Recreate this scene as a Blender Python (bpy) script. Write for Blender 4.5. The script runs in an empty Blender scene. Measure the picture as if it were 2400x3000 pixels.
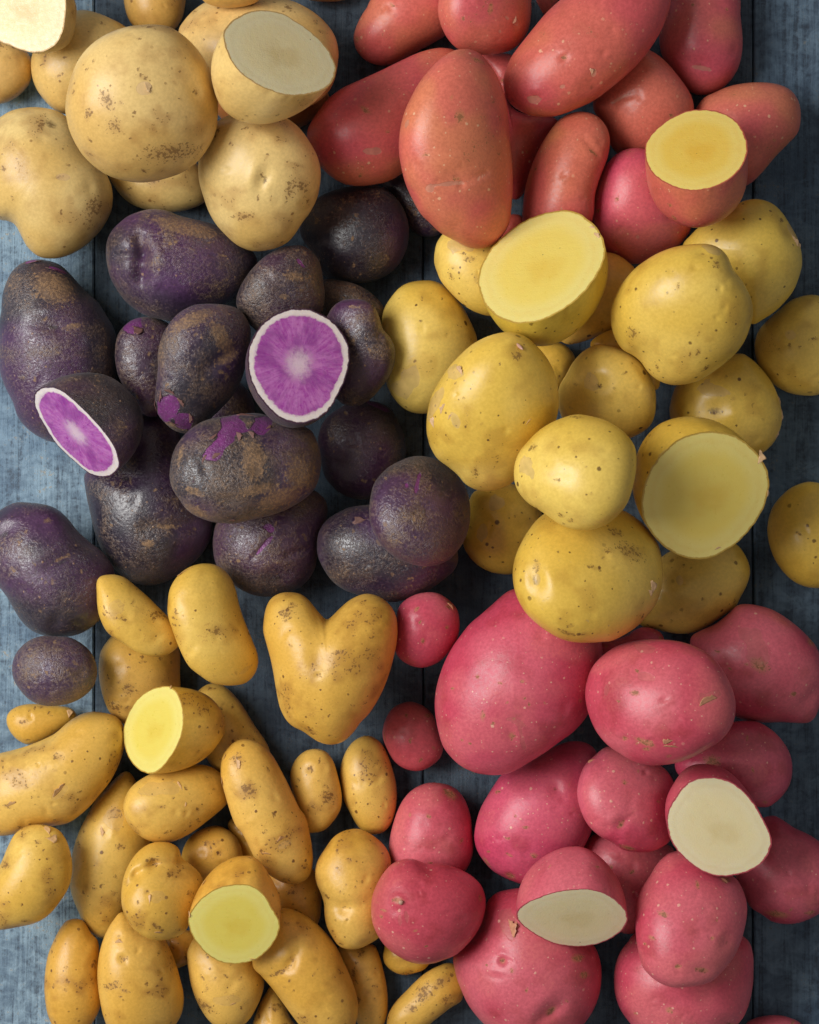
import bpy, math, random
import numpy as np
from mathutils import Vector

# ------------------------------------------------------------------ camera, light, exposure
S = 0.44 / 2400.0            # metres on the table per picture unit (frame is 2400 x 3000 units)
CAM_H = 1.50                 # camera height above the boards, metres
HP = CAM_H / S
scene = bpy.context.scene
col = scene.collection

cam_d = bpy.data.cameras.new('camera')
cam = bpy.data.objects.new('camera', cam_d); col.objects.link(cam)
cam.location = (0, 0, CAM_H); cam.rotation_euler = (0, 0, 0)
cam_d.sensor_fit = 'VERTICAL'; cam_d.sensor_height = 36.0; cam_d.sensor_width = 28.8
cam_d.angle_y = 2 * math.atan(1500 * S / CAM_H)
cam_d.clip_start = 0.05; cam_d.clip_end = 50
cam_d.dof.use_dof = True; cam_d.dof.focus_distance = CAM_H - 0.065; cam_d.dof.aperture_fstop = 16.0
scene.camera = cam

world = bpy.data.worlds.new('World'); scene.world = world; world.use_nodes = True
bg = world.node_tree.nodes['Background']
bg.inputs[0].default_value = (1.0, 0.94, 0.87, 1); bg.inputs[1].default_value = 0.225

def area_light(name, loc, target, sx, sy, power, colour):
    d = bpy.data.lights.new(name, 'AREA'); d.shape = 'RECTANGLE'; d.size = sx; d.size_y = sy
    d.energy = power; d.color = colour
    o = bpy.data.objects.new(name, d); col.objects.link(o); o.location = loc
    o.rotation_euler = (Vector(target) - Vector(loc)).to_track_quat('-Z', 'Y').to_euler()
    return o
area_light('window_light', (-1.25, 0.32, 1.40), (0, 0, 0.03), 1.1, 1.1, 37.0, (1.0, 0.98, 0.95))

scene.view_settings.view_transform = 'Standard'; scene.view_settings.look = 'None'
scene.view_settings.exposure = 0.0; scene.view_settings.gamma = 1.0
scene.view_settings.use_curve_mapping = False
scene.render.engine = 'CYCLES'
scene.cycles.use_denoising = True
scene.cycles.use_adaptive_sampling = True; scene.cycles.adaptive_threshold = 0.02
scene.cycles.max_bounces = 4; scene.cycles.diffuse_bounces = 3; scene.cycles.glossy_bounces = 2
scene.cycles.caustics_reflective = False; scene.cycles.caustics_refractive = False

# ------------------------------------------------------------------ material helpers
class NT:
    def __init__(self, name):
        self.m = bpy.data.materials.new(name); self.m.use_nodes = True
        self.t = self.m.node_tree; self.t.nodes.clear()
        self.out = self.t.nodes.new('ShaderNodeOutputMaterial')
        self.bsdf = self.t.nodes.new('ShaderNodeBsdfPrincipled')
        self.t.links.new(self.bsdf.outputs[0], self.out.inputs[0])
    def node(self, kind, **kw):
        n = self.t.nodes.new(kind)
        for k, v in kw.items(): setattr(n, k, v)
        return n
    def put(self, sock, v):
        if hasattr(v, 'is_output') or isinstance(v, bpy.types.NodeSocket): self.t.links.new(v, sock)
        elif isinstance(v, (tuple, list)) and len(v) == 3 and sock.type == 'RGBA': sock.default_value = (*v, 1)
        else: sock.default_value = v
    def math(self, op, a, b=None, c=None, clamp=False):
        n = self.node('ShaderNodeMath', operation=op, use_clamp=clamp)
        self.put(n.inputs[0], a)
        if b is not None: self.put(n.inputs[1], b)
        if c is not None: self.put(n.inputs[2], c)
        return n.outputs[0]
    def mix(self, f, a, b, mode='MIX'):
        n = self.node('ShaderNodeMix', data_type='RGBA', blend_type=mode)
        self.put(n.inputs[0], f); self.put(n.inputs[6], a); self.put(n.inputs[7], b)
        return n.outputs[2]
    def ramp(self, v, lo, hi, a=0.0, b=1.0):
        n = self.node('ShaderNodeMapRange', interpolation_type='SMOOTHSTEP')
        self.put(n.inputs[0], v); self.put(n.inputs[1], lo); self.put(n.inputs[2], hi)
        self.put(n.inputs[3], a); self.put(n.inputs[4], b)
        return n.outputs[0]
    def noise(self, vec, scale, detail=3, rough=.55, dist=0.0):
        n = self.node('ShaderNodeTexNoise'); self.put(n.inputs['Vector'], vec)
        n.inputs['Scale'].default_value = scale; n.inputs['Detail'].default_value = detail
        n.inputs['Roughness'].default_value = rough; n.inputs['Distortion'].default_value = dist
        return n.outputs['Fac']
    def voro(self, vec, scale, feature='F1', rnd=1.0):
        n = self.node('ShaderNodeTexVoronoi', feature=feature); self.put(n.inputs['Vector'], vec)
        n.inputs['Scale'].default_value = scale; n.inputs['Randomness'].default_value = rnd
        return n
    def obj_vec(self, sc=(1, 1, 1), shift=True):
        tc = self.node('ShaderNodeTexCoord'); oi = self.node('ShaderNodeObjectInfo')
        if not shift: return tc.outputs['Object'], oi
        mp = self.node('ShaderNodeMapping'); mp.inputs['Scale'].default_value = sc
        self.put(mp.inputs['Vector'], tc.outputs['Object'])
        cb = self.node('ShaderNodeCombineXYZ')
        r = self.math('MULTIPLY', oi.outputs['Random'], 37.0)
        for i in range(3): self.put(cb.inputs[i], r)
        self.put(mp.inputs['Location'], cb.outputs[0])
        return mp.outputs[0], oi
    def bump(self, h, dist, strength=1.0, prev=None):
        n = self.node('ShaderNodeBump'); n.inputs['Distance'].default_value = dist
        n.inputs['Strength'].default_value = strength; self.put(n.inputs['Height'], h)
        if prev is not None: self.put(n.inputs['Normal'], prev)
        return n.outputs[0]

def skin_material(name, c1, c2, mottle, speck_c, speck_amt, scab_c, scab_amt, eye_c, peel_c,
                  rough, spec=.45, fine=.08, speck_scale=150, speck_r=.16, peel_mix=.8, netting=0.0, dirt_c=None, warm=None, bump=.5, sheen=0.0, stain_amt=.38, crumb_k=.38, keep=(.42, .68), peel_rag=1.1):
    t = NT(name)
    v, oi = t.obj_vec()
    at = t.node('ShaderNodeAttribute', attribute_name='feat')
    sp = t.node('ShaderNodeSeparateColor'); t.put(sp.inputs[0], at.outputs['Color'])
    eye, mark, peel = sp.outputs[0], sp.outputs[1], sp.outputs[2]
    dirt = at.outputs['Alpha']
    ab = t.node('ShaderNodeAttribute', attribute_name='tone')          # slow variations of the skin tone
    sb = t.node('ShaderNodeSeparateColor'); t.put(sb.inputs[0], ab.outputs['Color'])
    n_big, n_mid, n_warm = sb.outputs[0], sb.outputs[1], sb.outputs[2]
    n_brk = ab.outputs['Alpha']
    nf = t.node('ShaderNodeTexNoise'); t.put(nf.inputs['Vector'], v)
    nf.inputs['Scale'].default_value = 620; nf.inputs['Detail'].default_value = 2.5; nf.inputs['Roughness'].default_value = .65
    n_fine = nf.outputs['Fac']
    c = t.mix(t.ramp(n_big, .36, .64), c1, c2)
    c = t.mix(t.math('MULTIPLY', t.ramp(n_mid, .48, .75), mottle), c, t.mix(1.0, c, scab_c, 'MULTIPLY'))
    if warm is not None:
        c = t.mix(t.math('MULTIPLY', t.ramp(n_warm, .5, .68), .55), c, warm)
    c = t.mix(1.0, c, oi.outputs['Color'], 'MULTIPLY')
    hsv = t.node('ShaderNodeHueSaturation')
    t.put(hsv.inputs['Value'], t.ramp(n_fine, .25, .75, 1 - fine, 1 + fine)); t.put(hsv.inputs['Color'], c)
    c = hsv.outputs[0]
    height = t.math('MULTIPLY', n_fine, .4)
    nb_ = t.math('SUBTRACT', n_fine, .5)
    if dirt_c is not None:                                              # dusty soil film; attribute alpha = how dirty
        thr = t.math('SUBTRACT', .84, t.math('MULTIPLY', dirt, .42))
        m = t.ramp(t.math('ADD', n_mid, t.math('MULTIPLY', nb_, 1.1)), t.math('SUBTRACT', thr, .22), t.math('ADD', thr, .28))
        fz = t.noise(v, 1500, 1.5, .7)
        m = t.math('MULTIPLY', m, t.ramp(fz, .30, .62, .35, 1.15))
        net = t.node('ShaderNodeTexNoise'); t.put(net.inputs['Vector'], v); net.inputs['Scale'].default_value = 380
        net.inputs['Detail'].default_value = 3; net.inputs['Roughness'].default_value = .6; net.inputs['Distortion'].default_value = 1.6
        ridge = t.math('ABSOLUTE', t.math('SUBTRACT', net.outputs['Fac'], .5))
        n2 = t.math('MULTIPLY', t.ramp(ridge, .012, .05, 1, 0), t.ramp(n_warm, .35, .65))
        m = t.math('MAXIMUM', t.math('MULTIPLY', m, .82), t.math('MULTIPLY', n2, t.math('MULTIPLY', dirt, .85)))
        c = t.mix(m, c, t.mix(n_fine, dirt_c[0], dirt_c[1]))
        height = t.math('ADD', height, t.math('MULTIPLY', m, .45))
        dust_m = m
    if netting > 0:                                                     # fine netted russeting
        m = t.math('MULTIPLY', t.ramp(t.math('ADD', n_fine, t.math('MULTIPLY', t.math('SUBTRACT', n_brk, .5), .3)), .58, .70), t.math('MULTIPLY', t.ramp(n_warm, .45, .62), netting))
        c = t.mix(m, c, scab_c)
    # scabs: a faint tan stain full of fine dark crumbs
    amount = t.math('MAXIMUM', mark, t.math('MULTIPLY', t.ramp(n_mid, .60, .72), scab_amt))
    stain = t.math('MULTIPLY', t.ramp(t.math('ADD', amount, t.math('MULTIPLY', nb_, .6 if dirt_c is None else 1.0)), .15 if dirt_c is None else .30, .95 if dirt_c is None else .62), stain_amt)
    crumb = t.math('MULTIPLY', t.ramp(t.math('ADD', n_fine, t.math('MULTIPLY', amount, .20)), .64, .72), t.ramp(amount, .08, .35, 0, .66))
    c = t.mix(stain, c, scab_c)
    c = t.mix(crumb, c, tuple(x * crumb_k for x in scab_c))
    height = t.math('ADD', height, t.math('MULTIPLY', crumb, -.35))
    # lenticels: two sizes of small dots, only in some cells
    speck_amt = t.math('MULTIPLY', t.ramp(n_warm, .25, .6, .35, 1.0), speck_amt)
    vn = t.node('ShaderNodeVectorMath', operation='MULTIPLY_ADD'); t.put(vn.inputs[0], nf.outputs['Color']); vn.inputs[1].default_value = (.0011, .0011, .0011); t.put(vn.inputs[2], v)
    for i, (sc_, r_, kp) in enumerate(((speck_scale, speck_r, keep[0]), (speck_scale * 2.0, speck_r * 1.05, keep[1]))):
        vo = t.voro(vn.outputs[0], sc_)
        rc = t.node('ShaderNodeSeparateColor'); t.put(rc.inputs[0], vo.outputs['Color'])
        rad = t.math('MULTIPLY', rc.outputs[1], r_)
        dot = t.math('MULTIPLY', t.ramp(t.math('SUBTRACT', vo.outputs['Distance'], rad), -.02, .045, 1, 0), t.ramp(rc.outputs[0], kp, kp + .02))
        dot = t.math('MULTIPLY', dot, speck_amt)
        c = t.mix(dot, c, speck_c)
        if i == 0: height = t.math('ADD', height, t.math('MULTIPLY', dot, .4))
    c = t.mix(t.ramp(t.math('ADD', eye, t.math('MULTIPLY', nb_, .9)), .5, 1.05, 0, .75), c, eye_c)
    pe = t.ramp(t.math('ADD', peel, t.math('ADD', t.math('MULTIPLY', t.math('SUBTRACT', n_brk, .5), peel_rag), t.math('MULTIPLY', nb_, .2))), .40, .47)
    pe = t.math('MULTIPLY', pe, peel_mix)
    c = t.mix(pe, c, t.mix(t.ramp(n_brk, .3, .7), peel_c, tuple(x * .62 for x in peel_c)))
    rim_ = t.math('MULTIPLY', pe, t.math('SUBTRACT', 1.0, t.ramp(t.math('ADD', peel, t.math('MULTIPLY', t.math('SUBTRACT', n_brk, .5), peel_rag)), .44, .56)))
    c = t.mix(t.math('MULTIPLY', rim_, .55 if dirt_c is not None else .10), c, eye_c)
    height = t.math('SUBTRACT', height, t.math('MULTIPLY', pe, .8))
    t.put(t.bsdf.inputs['Base Color'], c)
    rg = t.math('ADD', t.ramp(n_fine, .3, .7, rough - .05, rough + .07), t.math('MULTIPLY', stain, .4))
    if dirt_c is not None: rg = t.math('ADD', rg, t.math('MULTIPLY', dust_m, .14))
    t.put(t.bsdf.inputs['Roughness'], rg)
    t.bsdf.inputs['Specular IOR Level'].default_value = spec
    if sheen: t.bsdf.inputs['Sheen Weight'].default_value = sheen; t.bsdf.inputs['Sheen Roughness'].default_value = .5
    t.put(t.bsdf.inputs['Normal'], t.bump(height, .0005, bump))
    return t.m

def flesh_material(name, mid, edge, core, rim, dark, star=.5, purple=False, rough=.42):
    t = NT(name)
    v, oi = t.obj_vec()
    at = t.node('ShaderNodeAttribute', attribute_name='disc')
    sx = t.node('ShaderNodeSeparateXYZ'); t.put(sx.inputs[0], at.outputs['Vector'])
    x, y, r = sx.outputs[0], sx.outputs[1], sx.outputs[2]
    n1 = t.noise(v, 90, 4, .6); n2 = t.noise(v, 420, 4, .65); n3 = t.noise(v, 1500, 2)
    wr = t.math('ADD', r, t.math('MULTIPLY', t.math('SUBTRACT', n1, .5), .16))
    cb = t.node('ShaderNodeCombineXYZ'); t.put(cb.inputs[0], x); t.put(cb.inputs[1], y)
    if purple:
        ang = t.math('ARCTAN2', y, x)
        c2 = t.node('ShaderNodeCombineXYZ'); t.put(c2.inputs[0], t.math('MULTIPLY', t.math('COSINE', ang), 3.2)); t.put(c2.inputs[1], t.math('MULTIPLY', t.math('SINE', ang), 3.2)); t.put(c2.inputs[2], t.math('MULTIPLY', r, .9))
        ray = t.noise(c2.outputs[0], 3.6, 5, .7)
        body = t.mix(t.ramp(t.math('ADD', t.math('MULTIPLY', n2, .45), t.math('MULTIPLY', ray, .65)), .40, .66), mid, core)
        body = t.mix(t.math('MULTIPLY', t.ramp(t.math('ADD', n1, t.math('MULTIPLY', t.math('SUBTRACT', n2, .5), .5)), .44, .66), .6), body, dark)
        cr = t.math('ADD', r, t.math('MULTIPLY', t.math('SUBTRACT', ray, .5), .36))
        body = t.mix(t.ramp(t.math('ADD', cr, t.math('MULTIPLY', t.math('SUBTRACT', n2, .5), .35)), .04, .38, .62, 0), body, edge)
        ring = t.ramp(t.math('ADD', r, t.math('ADD', t.math('MULTIPLY', t.math('SUBTRACT', n1, .5), .16), t.math('MULTIPLY', t.math('SUBTRACT', n2, .5), .09))), .85, .885)
        c = t.mix(ring, body, t.mix(t.ramp(n2, .3, .7), edge, tuple(a * .9 for a in edge)))
        c = t.mix(t.ramp(t.math('ABSOLUTE', t.math('SUBTRACT', r, .865)), 0, .05, .22, 0), c, mid)
    else:
        c = t.mix(t.ramp(wr, .55, .86), mid, edge)
        q = t.noise(cb.outputs[0], 1.6, 3, .5, .6)
        s = t.math('MULTIPLY', t.ramp(t.math('ADD', r, t.math('MULTIPLY', t.math('SUBTRACT', q, .5), 1.2)), -.05, .45, 1, 0), star)
        c = t.mix(s, c, core)
        c = t.mix(t.ramp(t.math('ABSOLUTE', t.math('SUBTRACT', t.math('ADD', wr, t.math('MULTIPLY', t.math('SUBTRACT', n2, .5), .10)), .85)), 0, .075, .16, 0), c, core)
        c = t.mix(t.ramp(n1, .45, .8, 0, .18), c, core)
        c = t.mix(t.ramp(n2, .5, .8, 0, .15), c, edge)
        pits = t.voro(v, 230); rc = t.node('ShaderNodeSeparateColor'); t.put(rc.inputs[0], pits.outputs['Color'])
        c = t.mix(t.math('MULTIPLY', t.ramp(pits.outputs['Distance'], .06, .10, 1, 0), t.ramp(rc.outputs[0], .955, .96, 0, .75)), c, (.10, .06, .03))
    c = t.mix(t.ramp(t.math('ADD', r, t.math('MULTIPLY', t.math('SUBTRACT', n2, .5), .04)), .965, .982), c, rim)
    t.put(t.bsdf.inputs['Base Color'], c)
    t.put(t.bsdf.inputs['Roughness'], t.ramp(n2, .3, .7, rough - .16, rough + .06))
    t.bsdf.inputs['Specular IOR Level'].default_value = .45
    t.bsdf.inputs['Subsurface Weight'].default_value = .25
    t.bsdf.inputs['Subsurface Radius'].default_value = (1, .8, .45)
    t.bsdf.inputs['Subsurface Scale'].default_value = .003
    # faint knife strokes and wet grain
    mp = t.node('ShaderNodeMapping'); mp.inputs['Scale'].default_value = (90, 700, 300); mp.inputs['Rotation'].default_value = (0, 0, .6); t.put(mp.inputs['Vector'], v)
    kn = t.noise(mp.outputs[0], 1.0, 3)
    h = t.math('ADD', t.math('ADD', t.math('MULTIPLY', kn, .4), t.math('MULTIPLY', n3, .35)), t.math('MULTIPLY', n2, .5))
    t.put(t.bsdf.inputs['Normal'], t.bump(h, .0005, .42))
    return t.m

def lin(r, g, b):
    f = lambda c: (c / 255 / 12.92) if c <= 10 else ((c / 255 + .055) / 1.055) ** 2.4
    return (f(r), f(g), f(b))

SKIN = {
 'white': skin_material('white_potato_skin', lin(232, 202, 134), lin(220, 183, 108), .30, lin(128, 86, 46), .75, lin(162, 112, 62), .32, lin(70, 42, 22), lin(222, 186, 144), .34, speck_scale=130, speck_r=.13, keep=(.28, .55), peel_mix=.5, bump=.35, stain_amt=.3),
 'russet': skin_material('red_fingerling_skin', lin(214, 112, 98), lin(206, 92, 98), .12, lin(232, 188, 150), .7, lin(184, 132, 84), .3, lin(96, 56, 38), lin(218, 158, 134), .35, speck_scale=190, speck_r=.16, keep=(.35, .6), warm=lin(214, 136, 96), peel_mix=.6, bump=.5, spec=.45, fine=.12, netting=.12, stain_amt=.58),
 'purple': skin_material('purple_potato_skin', lin(68, 38, 74), lin(38, 31, 46), .30, lin(172, 134, 98), .62, lin(136, 104, 70), .3, lin(26, 18, 22), lin(128, 40, 126), .37, speck_scale=230, speck_r=.16, dirt_c=(lin(88, 68, 57), lin(134, 108, 87)), peel_mix=.95, fine=.3, spec=1.0, bump=1.0, sheen=.10, stain_amt=.5, crumb_k=1.25, peel_rag=1.2),
 'gold': skin_material('gold_potato_skin', lin(236, 203, 104), lin(226, 189, 82), .26, lin(92, 60, 30), .9, lin(166, 120, 58), .25, lin(80, 50, 22), lin(224, 190, 134), .33, speck_scale=115, speck_r=.15, keep=(.12, .5), peel_mix=.5, bump=.3, fine=.07, peel_rag=1.3),
 'finger': skin_material('fingerling_skin', lin(232, 192, 98), lin(222, 177, 78), .34, lin(112, 74, 38), .9, lin(156, 106, 56), .45, lin(92, 58, 28), lin(226, 186, 122), .36, speck_scale=150, speck_r=.14, keep=(.2, .5), netting=.35, peel_mix=.3, bump=.45),
 'red': skin_material('red_potato_skin', lin(211, 103, 117), lin(196, 76, 96), .34, lin(234, 184, 160), .7, lin(182, 134, 86), .2, lin(100, 60, 40), lin(204, 122, 114), .35, speck_scale=200, speck_r=.16, peel_mix=.34, bump=.55, spec=.42, keep=(.35, .55), warm=lin(212, 112, 116), fine=.12, netting=.12, stain_amt=.62),
}
FLESH = {
 'white': flesh_material('white_flesh', lin(233, 217, 168), lin(235, 223, 180), lin(210, 184, 124), lin(200, 160, 96), None, .55),
 'russet': flesh_material('golden_flesh', lin(240, 204, 92), lin(244, 218, 122), lin(232, 182, 60), lin(190, 92, 70), None, .6),
 'purple': flesh_material('violet_flesh', lin(160, 66, 158), lin(230, 220, 218), lin(190, 120, 186), lin(70, 40, 62), lin(124, 34, 130), .5, True),
 'gold': flesh_material('creamy_yellow_flesh', lin(242, 219, 112), lin(242, 226, 138), lin(232, 196, 80), lin(196, 160, 70), None, .55),
 'finger': flesh_material('lemon_flesh', lin(230, 212, 100), lin(234, 222, 128), lin(222, 194, 74), lin(190, 150, 62), None, .6),
 'red': flesh_material('cream_flesh', lin(242, 228, 180), lin(244, 232, 192), lin(220, 198, 136), lin(190, 80, 92), None, .42),
}
def flake_material(name, colr):
    t = NT(name); v, oi = t.obj_vec()
    c = t.mix(t.ramp(t.noise(v, 500, 3), .3, .7), colr, tuple(x * .75 for x in colr))
    t.put(t.bsdf.inputs['Base Color'], c); t.bsdf.inputs['Roughness'].default_value = .5
    t.bsdf.inputs['Subsurface Weight'].default_value = 0.0
    return t.m
FLAKE = {'white': flake_material('white_skin_flake', lin(226, 190, 140)), 'russet': flake_material('red_fingerling_flake', lin(220, 170, 140)),
         'purple': flake_material('purple_skin_flake', lin(128, 92, 86)), 'gold': flake_material('gold_skin_flake', lin(228, 188, 142)),
         'finger': flake_material('fingerling_flake', lin(220, 174, 118)), 'red': flake_material('red_skin_flake', lin(212, 150, 116))}
SPROUT = flake_material('sprout_skin', lin(206, 160, 140))

def board_material():
    t = NT('blue_grey_painted_wood')
    tc = t.node('ShaderNodeTexCoord'); oi = t.node('ShaderNodeObjectInfo')
    g = t.node('ShaderNodeNewGeometry'); v = g.outputs['Position']
    def mapped(s):
        mp = t.node('ShaderNodeMapping'); mp.inputs['Scale'].default_value = s; t.put(mp.inputs['Vector'], v); return mp.outputs[0]
    up = t.noise(mapped((300, 14, 1)), 1, 5, .7, 1.1)       # wood grain along the board
    ac = t.noise(mapped((130, 190, 1)), 1, 4, .65, .6)      # worn, patchy paint
    blot = t.noise(v, 30, 6, .68, .8); fine = t.noise(v, 620, 4, .7); big = t.noise(v, 9, 3)
    m = t.math('ADD', t.math('MULTIPLY', up, .28), t.math('ADD', t.math('MULTIPLY', ac, .32), t.math('MULTIPLY', blot, .55)))
    c = t.mix(t.ramp(m, .47, .70), lin(88, 108, 128), lin(142, 167, 186))
    c = t.mix(t.ramp(big, .4, .65, 0, .5), c, lin(80, 108, 138))
    dk = t.ramp(t.math('ADD', t.math('MULTIPLY', up, .5), t.math('ADD', t.math('MULTIPLY', ac, .25), t.math('MULTIPLY', fine, .35))), .44, .54, .62, 0)
    c = t.mix(dk, c, lin(62, 68, 78))
    wear = t.math('MULTIPLY', t.ramp(t.math('ADD', t.math('MULTIPLY', t.math('ADD', blot, ac), .5), t.math('MULTIPLY', t.math('SUBTRACT', fine, .5), .8)), .60, .74), .7)
    c = t.mix(wear, c, lin(172, 160, 142))
    c = t.mix(1.0, c, oi.outputs['Color'], 'MULTIPLY')
    t.put(t.bsdf.inputs['Base Color'], c)
    t.put(t.bsdf.inputs['Roughness'], t.ramp(blot, .3, .7, .5, .72))
    t.bsdf.inputs['Specular IOR Level'].default_value = .3
    h = t.math('ADD', t.math('ADD', t.math('MULTIPLY', up, .6), t.math('MULTIPLY', ac, .6)), t.math('ADD', t.math('MULTIPLY', fine, .4), t.math('MULTIPLY', wear, -.4)))
    t.put(t.bsdf.inputs['Normal'], t.bump(h, .0011, .8))
    return t.m

# ------------------------------------------------------------------ the table of painted boards
def mesh_obj(name, verts, faces, mat, parent=None, smooth=False):
    me = bpy.data.meshes.new(name); me.from_pydata([tuple(v) for v in verts], [], [tuple(f) for f in faces]); me.update()
    if smooth: me.polygons.foreach_set('use_smooth', [True] * len(me.polygons))
    me.materials.append(mat)
    o = bpy.data.objects.new(name, me); col.objects.link(o)
    if parent: o.parent = parent
    return o
BOARD = board_material()
def chamfer_box(x0, x1, y0, y1, z0, z1, b):
    vs = [(x0, y0, z0), (x1, y0, z0), (x1, y1, z0), (x0, y1, z0), (x0, y0, z1 - b), (x1, y0, z1 - b), (x1, y1, z1 - b), (x0, y1, z1 - b),
          (x0 + b, y0 + b, z1), (x1 - b, y0 + b, z1), (x1 - b, y1 - b, z1), (x0 + b, y1 - b, z1)]
    fs = [(3, 2, 1, 0), (8, 9, 10, 11)]
    for i in range(4):
        j = (i + 1) % 4
        fs += [(i, j, 4 + j, 4 + i), (4 + i, 4 + j, 8 + j, 8 + i)]
    return vs, fs
base_v, base_f = chamfer_box(-.46, .46, -.46, .46, -.040, -.0205, .001)
dk = NT('dark_underlay'); dk.bsdf.inputs['Base Color'].default_value = (.012, .011, .011, 1); dk.bsdf.inputs['Roughness'].default_value = .9
table = mesh_obj('tabletop', base_v, base_f, dk.m)
table['kind'] = 'structure'; table['label'] = 'blue grey painted wooden boards under the potatoes'
JOINTS = [-1650, -688, 277, 1240, 2207, 3170, 4130]
for i in range(len(JOINTS) - 1):
    a, b = (JOINTS[i] - 1200) * S + .00035, (JOINTS[i + 1] - 1200) * S - .00035
    vs, fs = chamfer_box(a, b, -.455, .455, -.020, 0.0 - .0003 * (i % 2), .0009)
    pl = mesh_obj('plank', vs, fs, BOARD, table)
    t_ = [(.9, .95, 1), (1.25, 1.25, 1.22), (.42, .42, .43), (.38, .38, .39), (.50, .54, .58), (.5, .55, .6)][i]  # inner boards tinted darker for shade between potatoes; left board's paint is paler
    pl.color = (*t_, 1)

# ---------------------------------------------------------------- the potatoes
# Each record: kind, label, picture frame of its outline (see FR), outline, features.
# features: e = eye (x,y,r,depth,angle,aspect)   s = russet scab (x,y,rx,ry,angle)
#           p = peeled / pale skin patch (x,y,rx,ry,angle)   g = groove (x1,y1,x2,y2,width,depth)
#           b = bump (x,y,r,height)   f = loose skin flake (x,y,length,width,angle)
FR = {'A': (0, 0), 'B': (500, 0), 'C': (1000, 0), 'D': (1700, 0), 'F': (0, 600), 'G': (600, 500),
      'L': (1100, 600), 'M': (1700, 550), 'H': (0, 1200), 'I': (500, 1150), 'K': (1100, 1250),
      'N': (1700, 1150), 'J': (0, 1750), 'S': (550, 1750), 'W': (1100, 1850), 'Q': (1700, 1750),
      'T': (0, 2300), 'U': (550, 2300), 'V': (1100, 2300), 'X': (1700, 2300), 'O': None}
POT = []
def P(key, kind, label, fr, pts, feats=(), tint=(1, 1, 1), th=0.86, dirt=0.5):
    POT.append(dict(key=key, kind=kind, label=label, fr=fr, pts=pts, feats=feats, tint=tint, th=th, dirt=dirt))
def HALF(key, kind, label, fr, pts, axis, tilt, power=2.0, feats=(), tint=(1, 1, 1), dirt=0.5):
    POT.append(dict(key=key, kind=kind, label=label, fr=fr, pts=pts, axis=axis, tau=tilt, power=power,
                    feats=feats, tint=tint, dirt=dirt))

# ------------------------------------------------------------ lowest layer
P('W2', 'white', 'tan brown potato cut off by the left edge, below the white cut half', 'A',
  '0,290 120,315 205,385 238,470 228,560 195,625 130,690 60,733 -20,750 -120,720 -210,640 -240,520 -210,400 -120,320',
  [('e', 20, 390, 40, 10, 30, 1.8), ('s', 20, 350, 60, 30, 20)], (.86, .74, .6))
P('W3', 'white', 'smooth pale oval potato lying behind the biggest round white potato', 'A',
  '600,72 700,95 800,138 900,190 960,260 930,420 860,560 740,700 600,790 480,825 390,790 310,710 255,620 232,520 240,400 300,280 380,170 490,95',
  [('s', 350, 470, 14, 70, 10), ('s', 460, 585, 30, 16, -30), ('s', 670, 270, 8, 8, 0), ('s', 755, 200, 24, 8, 30)], (1, 1, 1))
P('W6', 'white', 'pale potato mostly hidden under the biggest round white potato, above the purple ones', 'A',
  '790,1270 820,1335 880,1420 960,1480 1060,1515 1180,1530 1300,1525 1400,1500 1475,1460 1510,1370 1480,1250 1380,1150 1200,1090 1000,1100 860,1170',
  [('s', 1130, 1330, 60, 26, -20), ('s', 1150, 1300, 18, 12, 0)], (.95, .92, .85))
P('W9d', 'white', 'potato tinted reddish brown for shade, wedged beneath the tilted white half', 'B',
  '330,760 360,850 450,910 620,950 800,950 930,925 1040,850 1120,760 1140,680 1000,560 700,520 450,580', (), (.55, .3, .25))  # tint paints warm shade and red bounce onto a pale skin
P('W9', 'white', 'large oval potato behind the tilted white half, freckled at its left end', 'B',
  '55,220 90,150 160,70 260,0 400,-50 560,-60 740,-40 860,-10 960,35 1050,95 1130,175 1185,260 1212,370 1205,480 1180,600 1100,720 950,800 750,820 500,760 300,620 150,470 70,330',
  [('s', 200, 210, 10, 10, 0), ('s', 180, 270, 10, 10, 0), ('s', 255, 330, 12, 10, 0), ('s', 180, 100, 25, 14, 0), ('s', 340, 190, 25, 12, 30),
   ('s', 860, 85, 40, 22, 50), ('s', 1050, 190, 14, 24, 0), ('s', 1090, 260, 40, 14, 10), ('s', 600, 60, 60, 16, -20)], (1, .92, .85))
P('W11', 'white', 'small round tan potato at the top edge between two large white ones', 'A',
  '898,-20 905,60 930,140 975,200 1050,240 1150,250 1250,215 1310,140 1335,50 1335,-40 1290,-140 1180,-200 1050,-200 950,-130', (), (.92, .8, .62))
P('W12', 'white', 'sliver of an orange tan potato at the top edge beside the red fingerlings', 'B',
  '960,-20 1040,5 1140,12 1230,5 1300,-25 1320,-150 1200,-280 1040,-270 930,-150', (), (.9, .7, .5))
P('P11', 'purple', 'dark purple potato tucked under the big pear shaped red one', 'G',
  '1280,60 1380,20 1500,30 1620,150 1720,300 1735,400 1690,462 1600,478 1530,455 1460,390 1400,280 1320,180', (), (.9, .8, 1))
P('P7', 'purple', 'smooth slate purple potato with pale pinprick dots beside the dimpled white potato', 'G',
  '1200,112 1290,130 1370,190 1430,270 1465,360 1475,450 1460,560 1420,650 1360,720 1280,770 1180,800 1080,808 980,800 880,770 820,700 760,570 700,480 690,380 740,280 820,200 920,150 1040,118',
  [('e', 1010, 720, 60, 14, 0, 1.3)], (1.15, 1, 1.1), dirt=.3)
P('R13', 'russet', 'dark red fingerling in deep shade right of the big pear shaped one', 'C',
  '1150,560 1220,760 1350,830 1480,830 1580,900 1500,1050 1420,1180 1350,1330 1300,1420 1240,1440 1120,1350 1020,1100 1040,800', (), (.9, .55, .55))  # tint puts the deep shade into the skin colour
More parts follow.
